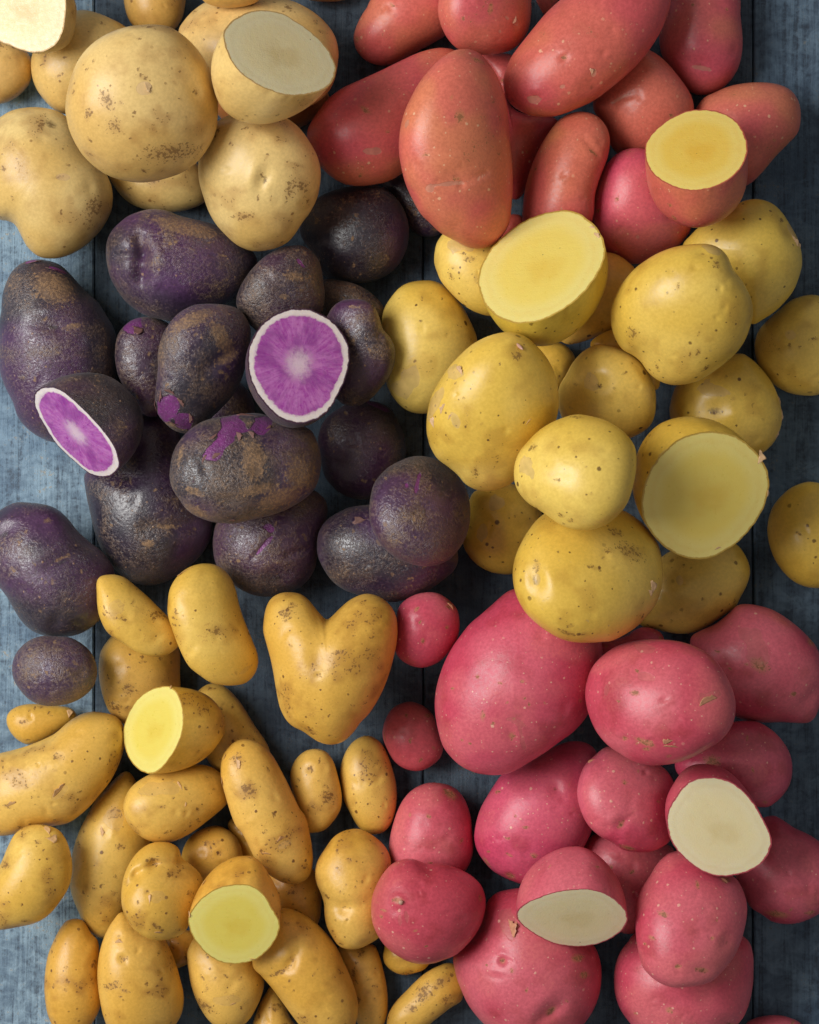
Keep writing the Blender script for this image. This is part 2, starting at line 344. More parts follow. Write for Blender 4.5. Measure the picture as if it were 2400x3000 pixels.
P('R16', 'russet', 'bit of red potato showing between the pear shaped red and the golden half', 'C',
  '1190,1560 1260,1545 1310,1570 1330,1640 1280,1720 1180,1740 1120,1680 1130,1600', (), (1, .7, .65))
P('R6', 'russet', 'tip of a pink potato poking in at the top edge', 'C',
  '1405,-20 1430,50 1470,105 1530,60 1570,-10 1600,-120 1520,-220 1420,-180', (), (1.1, 1.1, 1.3))
P('R14', 'russet', 'small orange wedge of potato in the gap among three red fingerlings', 'C',
  '1010,400 1100,380 1220,390 1290,450 1280,600 1220,700 1140,640 1090,560', (), (1.05, 1.1, .9))
P('R1', 'russet', 'red fingerling with a rounded tip leaning in from the top edge', 'C',
  '215,0 185,60 150,110 110,190 90,260 95,320 120,380 180,440 250,467 320,472 390,455 480,410 600,345 700,290 760,250 900,120 950,-50 850,-200 650,-250 450,-220 320,-120',
  [('e', 118, 290, 22, 6, 0, 1), ('s', 118, 295, 26, 20, 0)], (1.02, .9, .95))
P('R7', 'russet', 'long upright maroon fingerling at the top right beside the bare boards', 'D',
  '1155,0 1155,120 1166,230 1170,330 1155,440 1120,530 1060,610 980,665 900,688 830,680 765,640 700,570 640,490 590,400 570,280 590,120 630,-60 700,-200 850,-280 1020,-260 1120,-150',
  [('e', 840, 490, 60, 12, 15, 1.6), ('p', 850, 520, 75, 7, 12), ('b', 930, 250, 16, 6), ('b', 935, 310, 14, 6)], (.9, .78, 1.0))
P('R9', 'russet', 'dusky fingerling at the far right behind the yellow fleshed half', 'D',
  '880,720 970,670 1080,625 1200,602 1310,597 1420,610 1510,650 1560,710 1585,780 1590,870 1570,960 1510,1030 1430,1110 1370,1180 1310,1250 1220,1330 1120,1350 1000,1280 900,1150 830,1000 810,850',
  [('e', 1355, 1015, 14, 5, 0, 1), ('b', 1050, 735, 16, 5)], (.92, .92, .9))
P('R8', 'russet', 'salmon fingerling with a curved scar left of the yellow fleshed half', 'D',
  '400,350 500,370 600,440 690,540 770,650 808,730 815,810 790,900 700,1000 600,1080 520,1130 430,1148 340,1135 260,1090 215,1020 190,930 140,850 95,770 110,650 180,520 280,410',
  [('g', 200, 850, 240, 770, 26, 9), ('g', 240, 770, 400, 715, 24, 7), ('p', 270, 745, 90, 12, -25), ('e', 205, 850, 30, 8, 60, 1.5)], (1, 1.02, .9))
P('R12', 'russet', 'round rosy red potato under the yellow fleshed half', 'D',
  '800,1655 770,1705 720,1765 620,1825 520,1875 430,1900 350,1895 260,1855 190,1825 120,1750 85,1650 75,1550 90,1420 130,1300 190,1190 280,1110 400,1080 540,1120 680,1230 770,1380 805,1530',
  [('e', 640, 1590, 34, 12, 20, 1.3), ('p', 395, 1735, 12, 12, 0)], (.98, .72, 1.15))
P('R3', 'russet', 'long red fingerling slanting under the big pear shaped one', 'C',
  '830,370 760,350 680,352 560,385 420,450 280,520 130,590 0,650 -112,740 -172,820 -232,920 -247,990 -232,1070 -182,1160 -112,1240 -32,1300 68,1335 188,1335 318,1310 418,1260 560,1150 700,950 800,750 870,560 880,440',
  [('p', 230, 1125, 65, 22, 0), ('s', 180, 840, 50, 20, 40)], (1.0, .82, .92))
P('P10', 'purple', 'small brown skinned purple potato hidden above the knobbly one on the right', 'G',
  '860,790 960,795 1080,820 1180,870 1250,930 1298,1000 1290,1080 1200,1150 1000,1170 860,1100 800,960 810,850', (), (1.1, .9, .9), dirt=.8)
P('P13', 'purple', 'large purple potato with a folded crease beneath the left purple half', 'H',
  '610,470 615,560 630,650 655,760 680,880 720,990 770,1080 840,1170 920,1230 1010,1262 1110,1265 1210,1235 1300,1180 1390,1110 1470,1020 1520,920 1530,820 1480,680 1400,500 1330,300 1280,130 1200,50 1080,30 980,80 920,200 850,330 750,400 660,430',
  [('e', 695, 545, 18, 12, 0, 1), ('e', 940, 490, 70, 26, 5, 1.6), ('g', 1090, 850, 1400, 830, 60, 22), ('s', 1100, 965, 55, 30, 10), ('s', 1230, 845, 90, 18, 0)], (1.05, 1, 1.05), dirt=.45)
P('P2', 'purple', 'big plum coloured potato with a torn skin tip at the left edge', 'F',
  '250,395 330,400 430,430 510,500 570,570 640,640 710,700 760,780 820,880 845,980 845,1100 840,1210 800,1430 700,1600 560,1700 450,1720 360,1710 270,1670 190,1610 130,1530 100,1430 50,1330 10,1220 0,1100 -5,950 0,850 15,780 20,660 50,560 90,480 160,420',
  [('e', 430, 900, 60, 26, 8, 2.2), ('s', 560, 900, 70, 24, -15), ('s', 420, 620, 170, 120, 30), ('p', 230, 415, 60, 16, -15), ('p', 420, 480, 90, 18, 15),
   ('f', 430, 470, 150, 40, 170), ('f', 240, 420, 120, 30, 160), ('e', 50, 690, 30, 14, 70, 1.6)], (1.15, 1, 1.15), dirt=.5)
P('P14', 'purple', 'lone bare purple potato with two dark eyes at the left edge', 'H',
  '130,668 60,690 0,730 -60,800 -90,920 -80,1080 -40,1220 0,1280 60,1360 110,1450 170,1540 240,1600 330,1635 430,1645 530,1635 620,1600 700,1540 760,1470 800,1370 830,1250 820,1150 790,1090 730,1020 650,960 560,880 500,800 430,730 350,690 240,672',
  [('e', 60, 890, 70, 22, -28, 1.8), ('e', 480, 1090, 62, 16, -28, 2.2), ('s', 470, 1075, 50, 12, -28), ('e', 425, 1530, 44, 18, -60, 1.4), ('e', 590, 1540, 36, 14, 0, 1.2), ('s', 370, 800, 30, 20, 0)], (1.15, .98, 1.1), dirt=.35)
P('P15', 'purple', 'small egg shaped purple potato alone on the boards at lower left', 'J',
  '320,275 420,280 510,290 600,340 660,400 695,480 700,560 670,650 600,720 510,765 410,785 310,780 220,740 150,670 100,590 90,500 110,420 160,350 230,300',
  [('e', 600, 530, 45, 14, 0, 1), ('e', 330, 310, 20, 6, 0, 1), ('s', 225, 640, 16, 12, 0), ('s', 590, 680, 80, 40, -40)], (1, .95, 1.05), dirt=.7)
P('P20', 'purple', 'dark purple potato glimpsed in the gap left of the round half, under the scabby one', 'I',
  '200,-60 330,-110 470,-90 570,0 610,130 580,260 480,340 340,350 210,290 150,170 150,40', (), (1, .85, .95), dirt=.4)
P('P4', 'purple', 'dusty brown purple potato with a lifted skin curl behind the left half', 'F',
  '1050,808 1130,815 1210,850 1280,920 1300,1100 1290,1300 1220,1450 1120,1530 1020,1500 940,1380 870,1260 842,1150 838,1050 855,950 900,880 965,830',
  [('p', 970, 880, 70, 60, 30), ('f', 1010, 900, 90, 110, 200), ('e', 880, 1035, 24, 6, 0, 1)], (1.25, 1.12, 1.0), dirt=.75)
P('P16', 'purple', 'purple potato split by a bright violet slit above the heart shaped one', 'I',
  '400,850 330,950 308,1040 305,1120 320,1220 365,1300 430,1370 520,1430 620,1468 720,1475 830,1450 930,1410 1000,1345 1045,1260 1062,1150 1090,1020 1130,900 1120,780 1020,700 800,680 550,740',
  [('p', 685, 1110, 100, 16, -48), ('p', 735, 980, 28, 40, -60), ('g', 610, 1190, 750, 1020, 16, 8), ('e', 780, 1325, 60, 20, -10, 1.7), ('g', 860, 1170, 1010, 1120, 26, 22)], (1.15, .95, .95), dirt=.7)
P('P17', 'purple', 'shadowed purple potato under the upright round purple half', 'I',
  '1260,90 1120,190 1065,330 1085,480 1110,600 1170,680 1250,740 1340,768 1440,765 1540,700 1640,580 1700,450 1690,330 1640,200 1570,100 1450,60 1340,60',
  [('p', 1480, 90, 90, 22, 25)], (1, .8, .85), dirt=.4)
P('P18', 'purple', 'wide purple potato beneath the round dusty one, next to small red', 'I',
  '1330,820 1220,860 1130,920 1075,1000 1058,1100 1068,1190 1110,1280 1180,1370 1270,1430 1400,1475 1578,1512 1658,1506 1778,1466 1878,1416 1978,1346 2048,1286 2080,1200 2050,1080 1950,950 1780,860 1550,810',
  [('f', 1380, 900, 110, 60, -35), ('e', 1340, 1385, 30, 8, 0, 1.3)], (1.05, .95, 1.1), dirt=.5)
P('Y3', 'gold', 'glossy golden oval with a peeled patch low on its left, against the purples', 'L',
  '370,545 440,555 510,590 580,660 640,750 690,850 730,950 740,1050 700,1200 600,1350 500,1450 400,1500 320,1508 240,1490 170,1440 110,1360 75,1270 55,1120 48,960 50,820 70,740 120,660 180,595 260,558',
  [('p', 250, 1260, 75, 70, -30), ('p', 190, 1330, 80, 70, 20), ('s', 320, 865, 12, 10, 0)], (1, 1, 1))
P('Y2', 'gold', 'golden potato with tan spots beneath the tip of the pear shaped red', 'L',
  '450,260 428,340 425,420 450,500 480,560 540,630 610,700 690,760 780,795 850,800 950,760 1000,600 980,400 900,250 750,180 600,165 520,180',
  [('s', 630, 370, 20, 12, 0), ('s', 555, 470, 18, 12, 0), ('s', 545, 530, 16, 40, -30), ('p', 620, 300, 100, 60, 0), ('s', 680, 410, 50, 24, 0), ('s', 720, 550, 20, 40, 0)], (1.02, 1.0, .95))
P('Y7', 'gold', 'amber potato in the shade behind the sliced golden half', 'L',
  '1668,352 1748,372 1818,417 1873,477 1890,600 1850,760 1720,910 1600,950 1480,990 1380,1000 1300,930 1280,780 1350,600 1500,430 1590,370', [('s', 1630, 865, 16, 10, 20)], (.98, .86, .75))
P('Y6', 'gold', 'shaded golden potato peeping out under the sliced golden half', 'L',
  '1140,990 1250,990 1360,1010 1430,1080 1440,1150 1400,1250 1330,1340 1200,1350 1080,1250 1060,1080', (), (.98, .9, .8))
P('Y7b', 'gold', 'golden potato almost buried between three large ones in the gold pile', 'M',
  '70,1130 120,1075 200,1035 290,1010 400,1060 560,1300 580,1420 540,1460 440,1440 250,1330 110,1230', (), (.95, .82, .7))
P('Y10', 'gold', 'golden potato with torn skin on its right side, below the yellow fleshed half', 'M',
  '1250,85 1330,95 1400,130 1460,190 1510,270 1560,360 1590,450 1600,550 1580,640 1540,740 1480,820 1410,890 1320,950 1240,985 1150,900 1000,700 850,550 740,430 800,340 900,250 1030,180 1150,110',
  [('e', 1480, 670, 22, 9, 0, 1), ('g', 1440, 260, 1490, 390, 40, 16), ('p', 1510, 340, 70, 22, 55), ('f', 1540, 380, 110, 34, 60), ('f', 1585, 420, 50, 24, 50)], (.95, .97, .9))
P('Y11', 'gold', 'golden potato cut off by the right edge, with a pale scuff', 'M',
  '1680,775 1600,785 1520,815 1440,880 1360,950 1290,1030 1262,1120 1265,1200 1290,1290 1340,1360 1410,1430 1500,1480 1600,1500 1700,1500 1800,1460 1900,1350 1940,1180 1910,1000 1830,850 1760,795',
  [('p', 1485, 1075, 50, 45, 20), ('s', 1650, 1110, 40, 16, 0), ('s', 1400, 1180, 20, 8, 0), ('g', 1650, 1390, 1725, 1350, 16, 8)], (.96, .95, .9))
P('Y12', 'gold', 'golden potato with a deep pale eye, behind the large golden cut face', 'M',
  '1140,1200 1220,1230 1300,1300 1370,1390 1412,1480 1442,1580 1453,1680 1430,1780 1380,1860 1300,1920 1150,1960 950,1950 780,1870 680,1750 648,1640 655,1540 700,1420 800,1330 950,1250',
  [('e', 940, 1610, 90, 20, 0, 1.5), ('b', 1070, 1650, 60, 14), ('s', 1070, 1535, 20, 16, 0), ('s', 940, 1640, 12, 20, 0), ('p', 940, 1480, 130, 36, 10),
   ('f', 1445, 1520, 80, 36, 40), ('f', 1450, 1650, 90, 20, 95), ('f', 1425, 1790, 70, 28, 110)], (1, 1, .95))
P('Y15', 'gold', 'golden potato with a blister scar between the dusty round purple and the gold pile', 'K',
  '690,500 650,640 628,780 640,870 680,940 740,1000 820,1045 900,1062 985,1065 1080,1020 1170,900 1210,740 1190,600 1100,470 980,410 850,420 750,450',
  [('p', 765, 760, 36, 58, 15), ('g', 830, 690, 800, 820, 10, 5), ('e', 855, 770, 8, 3, 0, 1), ('p', 870, 550, 60, 50, 0)], (1, .94, .88))
P('Y16', 'gold', 'golden potato below the large golden cut face, touching the reds', 'N',
  '1130,1100 1180,1160 1215,1230 1225,1300 1205,1380 1160,1470 1110,1556 1010,1628 920,1688 830,1728 740,1743 640,1733 540,1708 440,1683 400,1580 440,1400 540,1230 700,1120 900,1060 1040,1060',
  [('p', 700, 1350, 26, 40, 0), ('e', 720, 1380, 9, 4, 0, 1), ('s', 1100, 1500, 14, 24, 30)], (.96, .95, .88))
P('Y17', 'gold', 'separate golden potato resting on bare boards at the right edge', 'N',
  '1680,645 1600,655 1520,690 1450,750 1390,830 1360,920 1352,1010 1370,1110 1410,1210 1470,1300 1550,1370 1640,1405 1740,1410 1850,1370 1930,1270 1970,1120 1960,950 1900,780 1800,680', (), (.96, .93, .82))
P('F3', 'finger', 'freckled fingerling beneath the pale pointed one, with brown scabs', 'J',
  '750,360 725,450 722,540 735,640 760,740 800,830 860,890 930,920 1050,900 1200,830 1290,700 1295,560 1290,380 1200,300 1000,250 850,250',
  [('s', 950, 650, 60, 50, -30), ('s', 850, 780, 60, 40, 20), ('s', 940, 790, 40, 24, 0), ('s', 800, 560, 10, 24, 0), ('s', 880, 600, 20, 14, 0), ('e', 890, 490, 40, 8, 0, 1), ('s', 1050, 450, 30, 10, 0)], (1.02, .95, .95))
P('F5', 'finger', 'fingerling slanting out from behind the cut fingerling toward bare board', 'S',
  '190,618 260,638 320,688 380,760 430,840 480,920 530,990 575,1060 600,1150 570,1250 480,1300 330,1290 210,1250 130,1150 80,1000 50,850 50,720 110,645',
  [('s', 170, 655, 40, 16, 0), ('s', 80, 700, 20, 24, 0)], (.98, .96, .9))
P('F10', 'finger', 'tiny fingerling beneath the small egg shaped purple potato', 'J',
  '300,770 400,780 500,795 545,830 550,870 500,920 430,970 350,1020 260,1055 190,1060 120,1020 70,960 48,890 65,830 120,790 200,770',
  [('f', 520, 830, 60, 50, 80), ('s', 180, 890, 40, 20, 0)], (1, .95, .88))
P('F13', 'finger', 'long smooth fingerling running down under the scuffed oval one', 'T',
  '760,30 690,110 640,200 590,300 550,400 525,500 510,620 505,720 530,820 570,920 610,1010 660,1070 740,1110 820,1080 900,950 980,750 1050,550 1090,380 1080,200 1020,60 950,-80 880,-90',
  [('s', 850, 180, 60, 50, 0), ('p', 840, 230, 60, 60, 0), ('f', 760, 300, 90, 30, 80), ('s', 710, 720, 20, 14, 0), ('s', 840, 760, 24, 24, 0), ('s', 890, 420, 40, 26, 0), ('e', 745, 1015, 20, 5, 0, 1), ('s', 745, 900, 7, 10, 0)], (1, 1, .98))
P('F20', 'finger', 'slim fingerling at the bottom left beside bare blue board', 'T',
  '540,965 480,980 430,1040 390,1120 350,1220 330,1330 322,1450 330,1560 350,1660 400,1760 500,1820 600,1790 680,1700 725,1600 735,1500 720,1380 718,1250 710,1130 660,1070 600,980',
  [('s', 690, 1280, 18, 40, 10), ('s', 565, 1660, 14, 10, 0), ('s', 500, 1290, 24, 12, 0)], (.98, .88, .78))
P('F24', 'finger', 'fingerling end at the bottom edge left of the largest fingerling', 'U',
  '600,1450 560,1510 520,1580 490,1660 470,1740 500,1850 620,1900 760,1880 800,1780 740,1680 690,1560 640,1480', [('s', 640, 1590, 50, 30, 0)], (1, .9, .8))
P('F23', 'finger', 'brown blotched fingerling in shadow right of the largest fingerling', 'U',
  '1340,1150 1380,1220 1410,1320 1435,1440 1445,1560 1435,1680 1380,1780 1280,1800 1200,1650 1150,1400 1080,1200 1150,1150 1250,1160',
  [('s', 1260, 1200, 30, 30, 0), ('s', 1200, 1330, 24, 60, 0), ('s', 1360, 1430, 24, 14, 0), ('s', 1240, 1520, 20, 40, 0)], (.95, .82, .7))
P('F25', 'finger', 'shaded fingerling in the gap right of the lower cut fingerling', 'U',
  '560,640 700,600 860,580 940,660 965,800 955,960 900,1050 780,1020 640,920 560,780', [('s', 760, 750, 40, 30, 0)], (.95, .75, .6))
P('F26', 'finger', 'little fingerling peeking out under the red potato with a stem stub', 'U',
  '1420,1180 1410,1240 1430,1300 1490,1350 1570,1370 1660,1350 1720,1320 1780,1230 1760,1120 1650,1060 1520,1070 1440,1110', (), (.97, .92, .8))
P('F27', 'finger', 'netted rough fingerling at the bottom edge beside the big red potato', 'V',
  '540,1285 450,1310 360,1360 290,1420 230,1480 160,1550 110,1620 85,1690 90,1760 150,1820 260,1810 360,1750 450,1680 540,1610 620,1560 640,1510 680,1420 640,1330',
  [('s', 350, 1480, 90, 60, -40), ('s', 480, 1400, 90, 40, -30), ('s', 260, 1590, 50, 40, -40), ('s', 520, 1520, 50, 30, -30)], (.92, .85, .7))
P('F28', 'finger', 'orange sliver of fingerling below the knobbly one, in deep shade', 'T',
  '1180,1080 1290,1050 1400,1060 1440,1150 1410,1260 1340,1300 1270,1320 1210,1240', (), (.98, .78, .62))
P('F29', 'finger', 'narrow glimpse of a fingerling left of the long diagonal one', 'U',
  '290,290 340,235 420,260 520,400 580,560 500,600 420,560 350,420', (), (.95, .85, .72))
P('F9', 'finger', 'smooth upright fingerling between the heart shaped potato and the pink ones', 'S',
  '1290,997 1360,1020 1410,1070 1450,1150 1480,1240 1505,1340 1512,1440 1500,1540 1470,1630 1420,1690 1350,1712 1280,1700 1220,1640 1170,1550 1130,1470 1110,1380 1100,1290 1110,1200 1150,1100 1210,1030',
  [('s', 1455, 1580, 12, 20, 10), ('s', 1220, 1465, 12, 12, 0), ('p', 1350, 1690, 60, 16, 0), ('s', 1270, 1300, 20, 14, 0), ('g', 1160, 1330, 1260, 1320, 50, 6)], (.98, .94, .85))
P('D1', 'red', 'small pink potato touching the right lobe of the heart shaped one', 'K',
  '400,1195 470,1210 540,1260 590,1320 608,1400 605,1480 580,1560 530,1630 470,1690 400,1728 320,1741 240,1720 170,1670 140,1600 140,1480 150,1380 170,1300 230,1240 310,1205',
  [('e', 325, 1410, 34, 6, 0, 1), ('s', 340, 1535, 16, 20, 0), ('s', 545, 1285, 50, 12, 45), ('f', 550, 1285, 70, 18, 45)], (1, .95, 1))
P('D19', 'red', 'dark red potato in the gap under the biggest golden potato', 'Q',
  '150,330 300,290 440,215 560,240 605,300 600,380 500,450 300,470 180,430', (), (.8, .7, .75))
P('D3', 'red', 'smallest round red potato, left of the largest red one', 'W',
  '230,507 310,520 370,555 420,610 445,690 470,760 490,840 470,910 420,960 350,1000 280,1007 200,985 130,930 85,850 55,770 55,700 80,620 130,550',
  [('s', 380, 600, 24, 16, 0), ('f', 62, 770, 90, 18, 75), ('e', 215, 710, 30, 4, 0, 1)], (1, .95, .85))
P('D4', 'red', 'dusty pink egg shaped potato behind the red one with a stem stub', 'W',
  '430,1090 350,1100 270,1140 210,1200 165,1280 130,1380 105,1480 98,1570 110,1650 150,1750 250,1820 400,1840 550,1810 640,1740 690,1650 708,1560 700,1450 690,1340 660,1240 610,1160 540,1110',
  [('e', 540, 1155, 26, 10, 20, 1.4), ('s', 540, 1160, 60, 30, 30), ('e', 350, 1360, 40, 4, 0, 1)], (1.08, 1.15, 1.1))
P('D12', 'red', 'pale pink potato beneath the horizontal cut red half', 'X',
  '30,470 70,380 170,330 350,350 550,400 680,470 660,620 560,760 470,900 440,1020 390,1070 300,1065 230,980 130,800 50,620',
  [('e', 225, 480, 12, 4, 0, 1), ('e', 185, 510, 12, 4, 0, 1), ('e', 310, 595, 10, 4, 0, 1)], (1.08, 1.12, 1.1))
P('D7', 'red', 'red potato with a scuffed patch and pointed end, upper right of the red pile', 'Q',
  '1200,48 1290,60 1390,90 1490,150 1580,220 1650,290 1700,350 1740,450 1760,600 1745,720 1720,800 1690,870 1640,905 1560,905 1450,900 1330,905 1220,900 1100,850 960,720 850,560 800,400 800,290 870,240 980,190 1080,110 1130,60',
  [('p', 1230, 340, 70, 130, -20), ('s', 1250, 470, 80, 50, 30), ('e', 1330, 360, 40, 8, 30, 1.2), ('g', 1600, 740, 1690, 650, 50, 26), ('s', 1660, 310, 40, 40, 0), ('s', 1500, 680, 26, 20, 0)], (.98, .95, .98))
P('D8', 'red', 'dark glossy red potato in shade at the right of the red pile', 'Q',
  '1230,890 1310,910 1400,970 1470,1050 1515,1140 1530,1240 1515,1340 1470,1420 1410,1480 1340,1515 1230,1500 1000,1450 800,1350 700,1270 690,1180 780,1100 950,980 1080,905',
  [('s', 930, 1170, 60, 50, 0), ('e', 1400, 1455, 40, 12, -30, 1.5)], (.9, .8, .95))
P('D14', 'red', 'wrinkled dark red potato at the right edge, lower right', 'X',
  '1380,220 1460,250 1550,310 1640,350 1720,400 1820,480 1880,620 1860,780 1780,880 1720,930 1640,970 1560,995 1470,1000 1380,980 1310,930 1230,880 1180,780 1120,650 1150,450 1250,280',
  [('g', 1560, 470, 1620, 600, 90, 26), ('e', 1455, 590, 26, 14, 60, 1.5), ('s', 1400, 905, 90, 30, 10), ('s', 1640, 900, 40, 20, 0), ('b', 1480, 760, 90, 12)], (.9, .85, .9))
P('D15', 'red', 'lumpy pink potato at the bottom right under the spotted one', 'X',
  '400,1070 350,1130 290,1210 255,1310 245,1400 250,1500 280,1600 330,1680 400,1760 520,1850 750,1900 950,1860 1080,1770 1170,1680 1220,1570 1245,1450 1250,1320 1245,1210 1200,1110 1050,1040 800,1020 550,1040',
  [('g', 560, 1520, 850, 1480, 80, 20), ('e', 1050, 1680, 60, 18, 20, 1.3), ('s', 1060, 1700, 40, 20, 0), ('s', 610, 1565, 30, 20, 20), ('e', 705, 1605, 16, 6, 0, 1), ('e', 780, 1610, 14, 5, 0, 1), ('e', 495, 1540, 14, 5, 0, 1)], (1.02, 1, 1.0))
P('D18', 'red', 'top of a red potato just entering at the bottom right edge', 'X',
  '1330,1670 1250,1690 1200,1720 1180,1800 1250,1900 1400,1940 1550,1880 1620,1780 1580,1710 1480,1670 1400,1662', (), (.95, .85, .9))

# ------------------------------------------------------------ middle layer
P('W5', 'white', 'pale knobbed potato at the left edge with a rounded bump below', 'A',
  '100,800 230,778 340,785 430,810 520,880 620,1050 720,1180 785,1290 812,1380 812,1460 798,1530 740,1638 680,1708 590,1788 480,1848 380,1868 280,1853 200,1788 150,1698 110,1628 60,1598 0,1588 -60,1560 -130,1450 -160,1250 -120,1020 -40,900 0,855',
  [('e', 400, 910, 95, 26, 30, 1.5), ('s', 330, 940, 34, 100, 5), ('e', 350, 1050, 26, 8, 0, 1.2), ('s', 470, 1325, 50, 12, -10), ('s', 75, 1255, 24, 30, 0), ('p', 500, 1320, 50, 28, 0), ('s', 700, 1520, 60, 90, 20), ('s', 530, 1230, 18, 10, 0)], (1, 1, 1))
P('W10', 'white', 'underside of a tan potato at the top edge over the large oval one', 'B',
  '640,0 560,40 470,56 380,56 300,40 235,5 190,-80 210,-200 320,-290 480,-300 620,-230 690,-110', (), (.92, .82, .66))
P('P1', 'purple', 'long purple potato with a deep pinched fold under the dimpled white one', 'F',
  '1120,35 1040,45 940,80 870,130 810,190 775,260 765,340 775,440 800,530 850,620 910,700 1000,770 1070,805 1160,825 1260,840 1400,800 1538,745 1650,695 1750,610 1820,500 1860,400 1800,300 1720,230 1640,180 1540,140 1420,110 1300,80 1210,45',
  [('g', 1035, 270, 1060, 380, 46, 44), ('g', 1060, 380, 1045, 540, 56, 54), ('g', 1045, 540, 1060, 760, 60, 26), ('g', 870, 390, 1030, 395, 30, 18), ('b', 920, 290, 90, 26), ('b', 920, 500, 90, 18), ('b', 1180, 420, 90, 22), ('e', 1205, 275, 22, 6, 0, 1), ('e', 1210, 340, 16, 6, 90, 1.4), ('s', 1350, 180, 260, 70, 15)], (1.2, .95, 1.25), dirt=.45)
P('P8', 'purple', 'brown purple potato with a raised eye just above the round purple half', 'G',
  '620,548 700,545 770,580 820,640 845,720 855,800 865,880 860,960 840,1020 780,1090 740,1150 600,1200 420,1180 330,1120 280,1060 235,990 232,920 260,840 310,760 370,690 450,620 540,570',
  [('e', 555, 870, 55, 14, 25, 1.4), ('s', 660, 780, 80, 36, 10), ('s', 580, 925, 40, 20, 0), ('p', 700, 680, 40, 9, 50), ('s', 710, 880, 16, 12, 0)], (1.15, .98, .95), dirt=.7)
P('P9', 'purple', 'knobbly pear shaped purple potato squeezed beside the golden oval', 'G',
  '1070,935 1150,945 1220,985 1260,1060 1290,1150 1340,1210 1375,1290 1375,1380 1340,1480 1270,1570 1190,1650 1100,1695 1010,1685 930,1620 880,1500 850,1300 860,1130 910,1010 980,950',
  [('e', 1270, 1210, 26, 12, 80, 1.4), ('g', 1290, 1120, 1370, 1280, 20, 8), ('b', 1150, 1160, 90, 16), ('s', 1080, 1000, 50, 10, 10)], (1.15, 1.02, 1.02), dirt=.6)
P('R11', 'russet', 'upright peach fingerling standing just above the sliced golden half', 'O',
  '1215,236 1250,243 1273,265 1283,297 1278,335 1263,375 1252,415 1248,460 1225,500 1180,515 1130,505 1103,470 1102,430 1110,380 1127,330 1150,287 1180,250',
  [('g', 1225, 300, 1255, 335, 7, 3), ('s', 1245, 330, 14, 3, 40)], (1.0, 1.12, .85))
P('F1', 'finger', 'pale pointed fingerling lying against the lone purple potato', 'H',
  '790,1190 850,1195 910,1220 980,1280 1060,1350 1130,1420 1200,1490 1260,1570 1290,1645 1290,1700 1250,1745 1180,1780 1090,1780 1000,1755 910,1695 830,1645 770,1585 725,1485 710,1405 705,1320 702,1250 725,1205',
  [('e', 1120, 1515, 40, 6, 0, 1.4), ('s', 1120, 1515, 20, 12, 10), ('s', 1150, 1480, 70, 40, 10), ('p', 850, 1420, 40, 50, 0), ('s', 770, 1465, 14, 16, 0), ('s', 910, 1510, 30, 12, 20)], (1.06, 1.08, 1.06))
P('F2', 'finger', 'large pale yellow fingerling left of the heart shaped potato', 'H',
  '1480,1112 1400,1125 1330,1160 1270,1220 1230,1300 1218,1400 1220,1480 1250,1580 1290,1690 1330,1780 1375,1855 1445,1915 1525,1970 1605,1990 1695,1993 1775,1975 1835,1915 1860,1835 1855,1765 1825,1685 1785,1585 1745,1485 1720,1400 1700,1310 1670,1230 1620,1165 1560,1125',
  [('f', 1330, 1140, 110, 30, 160), ('e', 1390, 1355, 50, 5, 0, 1.4), ('e', 1390, 1745, 22, 8, 20, 1.3), ('s', 1590, 1590, 60, 50, 0), ('p', 1770, 1880, 50, 10, -35), ('g', 1500, 1230, 1540, 1400, 60, 5)], (1.04, 1.06, 1.0))
P('F7', 'finger', 'heart shaped yellow potato with two rounded lobes', 'S',
  '727,-38 657,-28 597,12 562,82 547,172 545,247 570,340 600,450 620,550 635,640 650,720 670,800 710,880 760,930 830,965 880,1000 940,1040 1010,1062 1080,1058 1140,1030 1200,970 1250,900 1310,840 1370,750 1420,650 1460,540 1490,430 1510,330 1517,247 1507,142 1467,62 1397,2 1317,-26 1247,-18 1167,22 1097,82 1037,142 1002,162 967,132 917,72 867,12 807,-28',
  [('g', 985, 170, 950, 420, 90, 24), ('g', 950, 420, 900, 700, 80, 10), ('e', 955, 540, 24, 6, 0, 1), ('s', 955, 540, 22, 22, 0), ('s', 720, 100, 60, 50, 0), ('s', 760, 50, 40, 30, 0), ('s', 1200, 760, 20, 8, 0), ('s', 890, 950, 60, 24, 20), ('e', 675, 730, 16, 5, 0, 1), ('b', 1040, 900, 60, 8), ('s', 720, 160, 20, 14, 0), ('s', 1110, 380, 50, 20, 0), ('s', 1280, 740, 26, 10, -20)], (1.02, .98, .95))
P('F8', 'finger', 'small fingerling with a dark corky stem scar below the heart shaped one', 'S',
  '930,1095 1000,1115 1050,1180 1080,1270 1105,1370 1115,1450 1100,1540 1050,1620 990,1680 920,1700 860,1690 820,1600 770,1450 740,1340 745,1250 780,1170 850,1110',
  [('e', 890, 1230, 34, 8, 0, 1.2), ('s', 890, 1230, 30, 26, 0), ('s', 1020, 1430, 60, 60, 0), ('s', 955, 1310, 10, 8, 0), ('s', 840, 1540, 12, 10, 0)], (1, .93, .85))
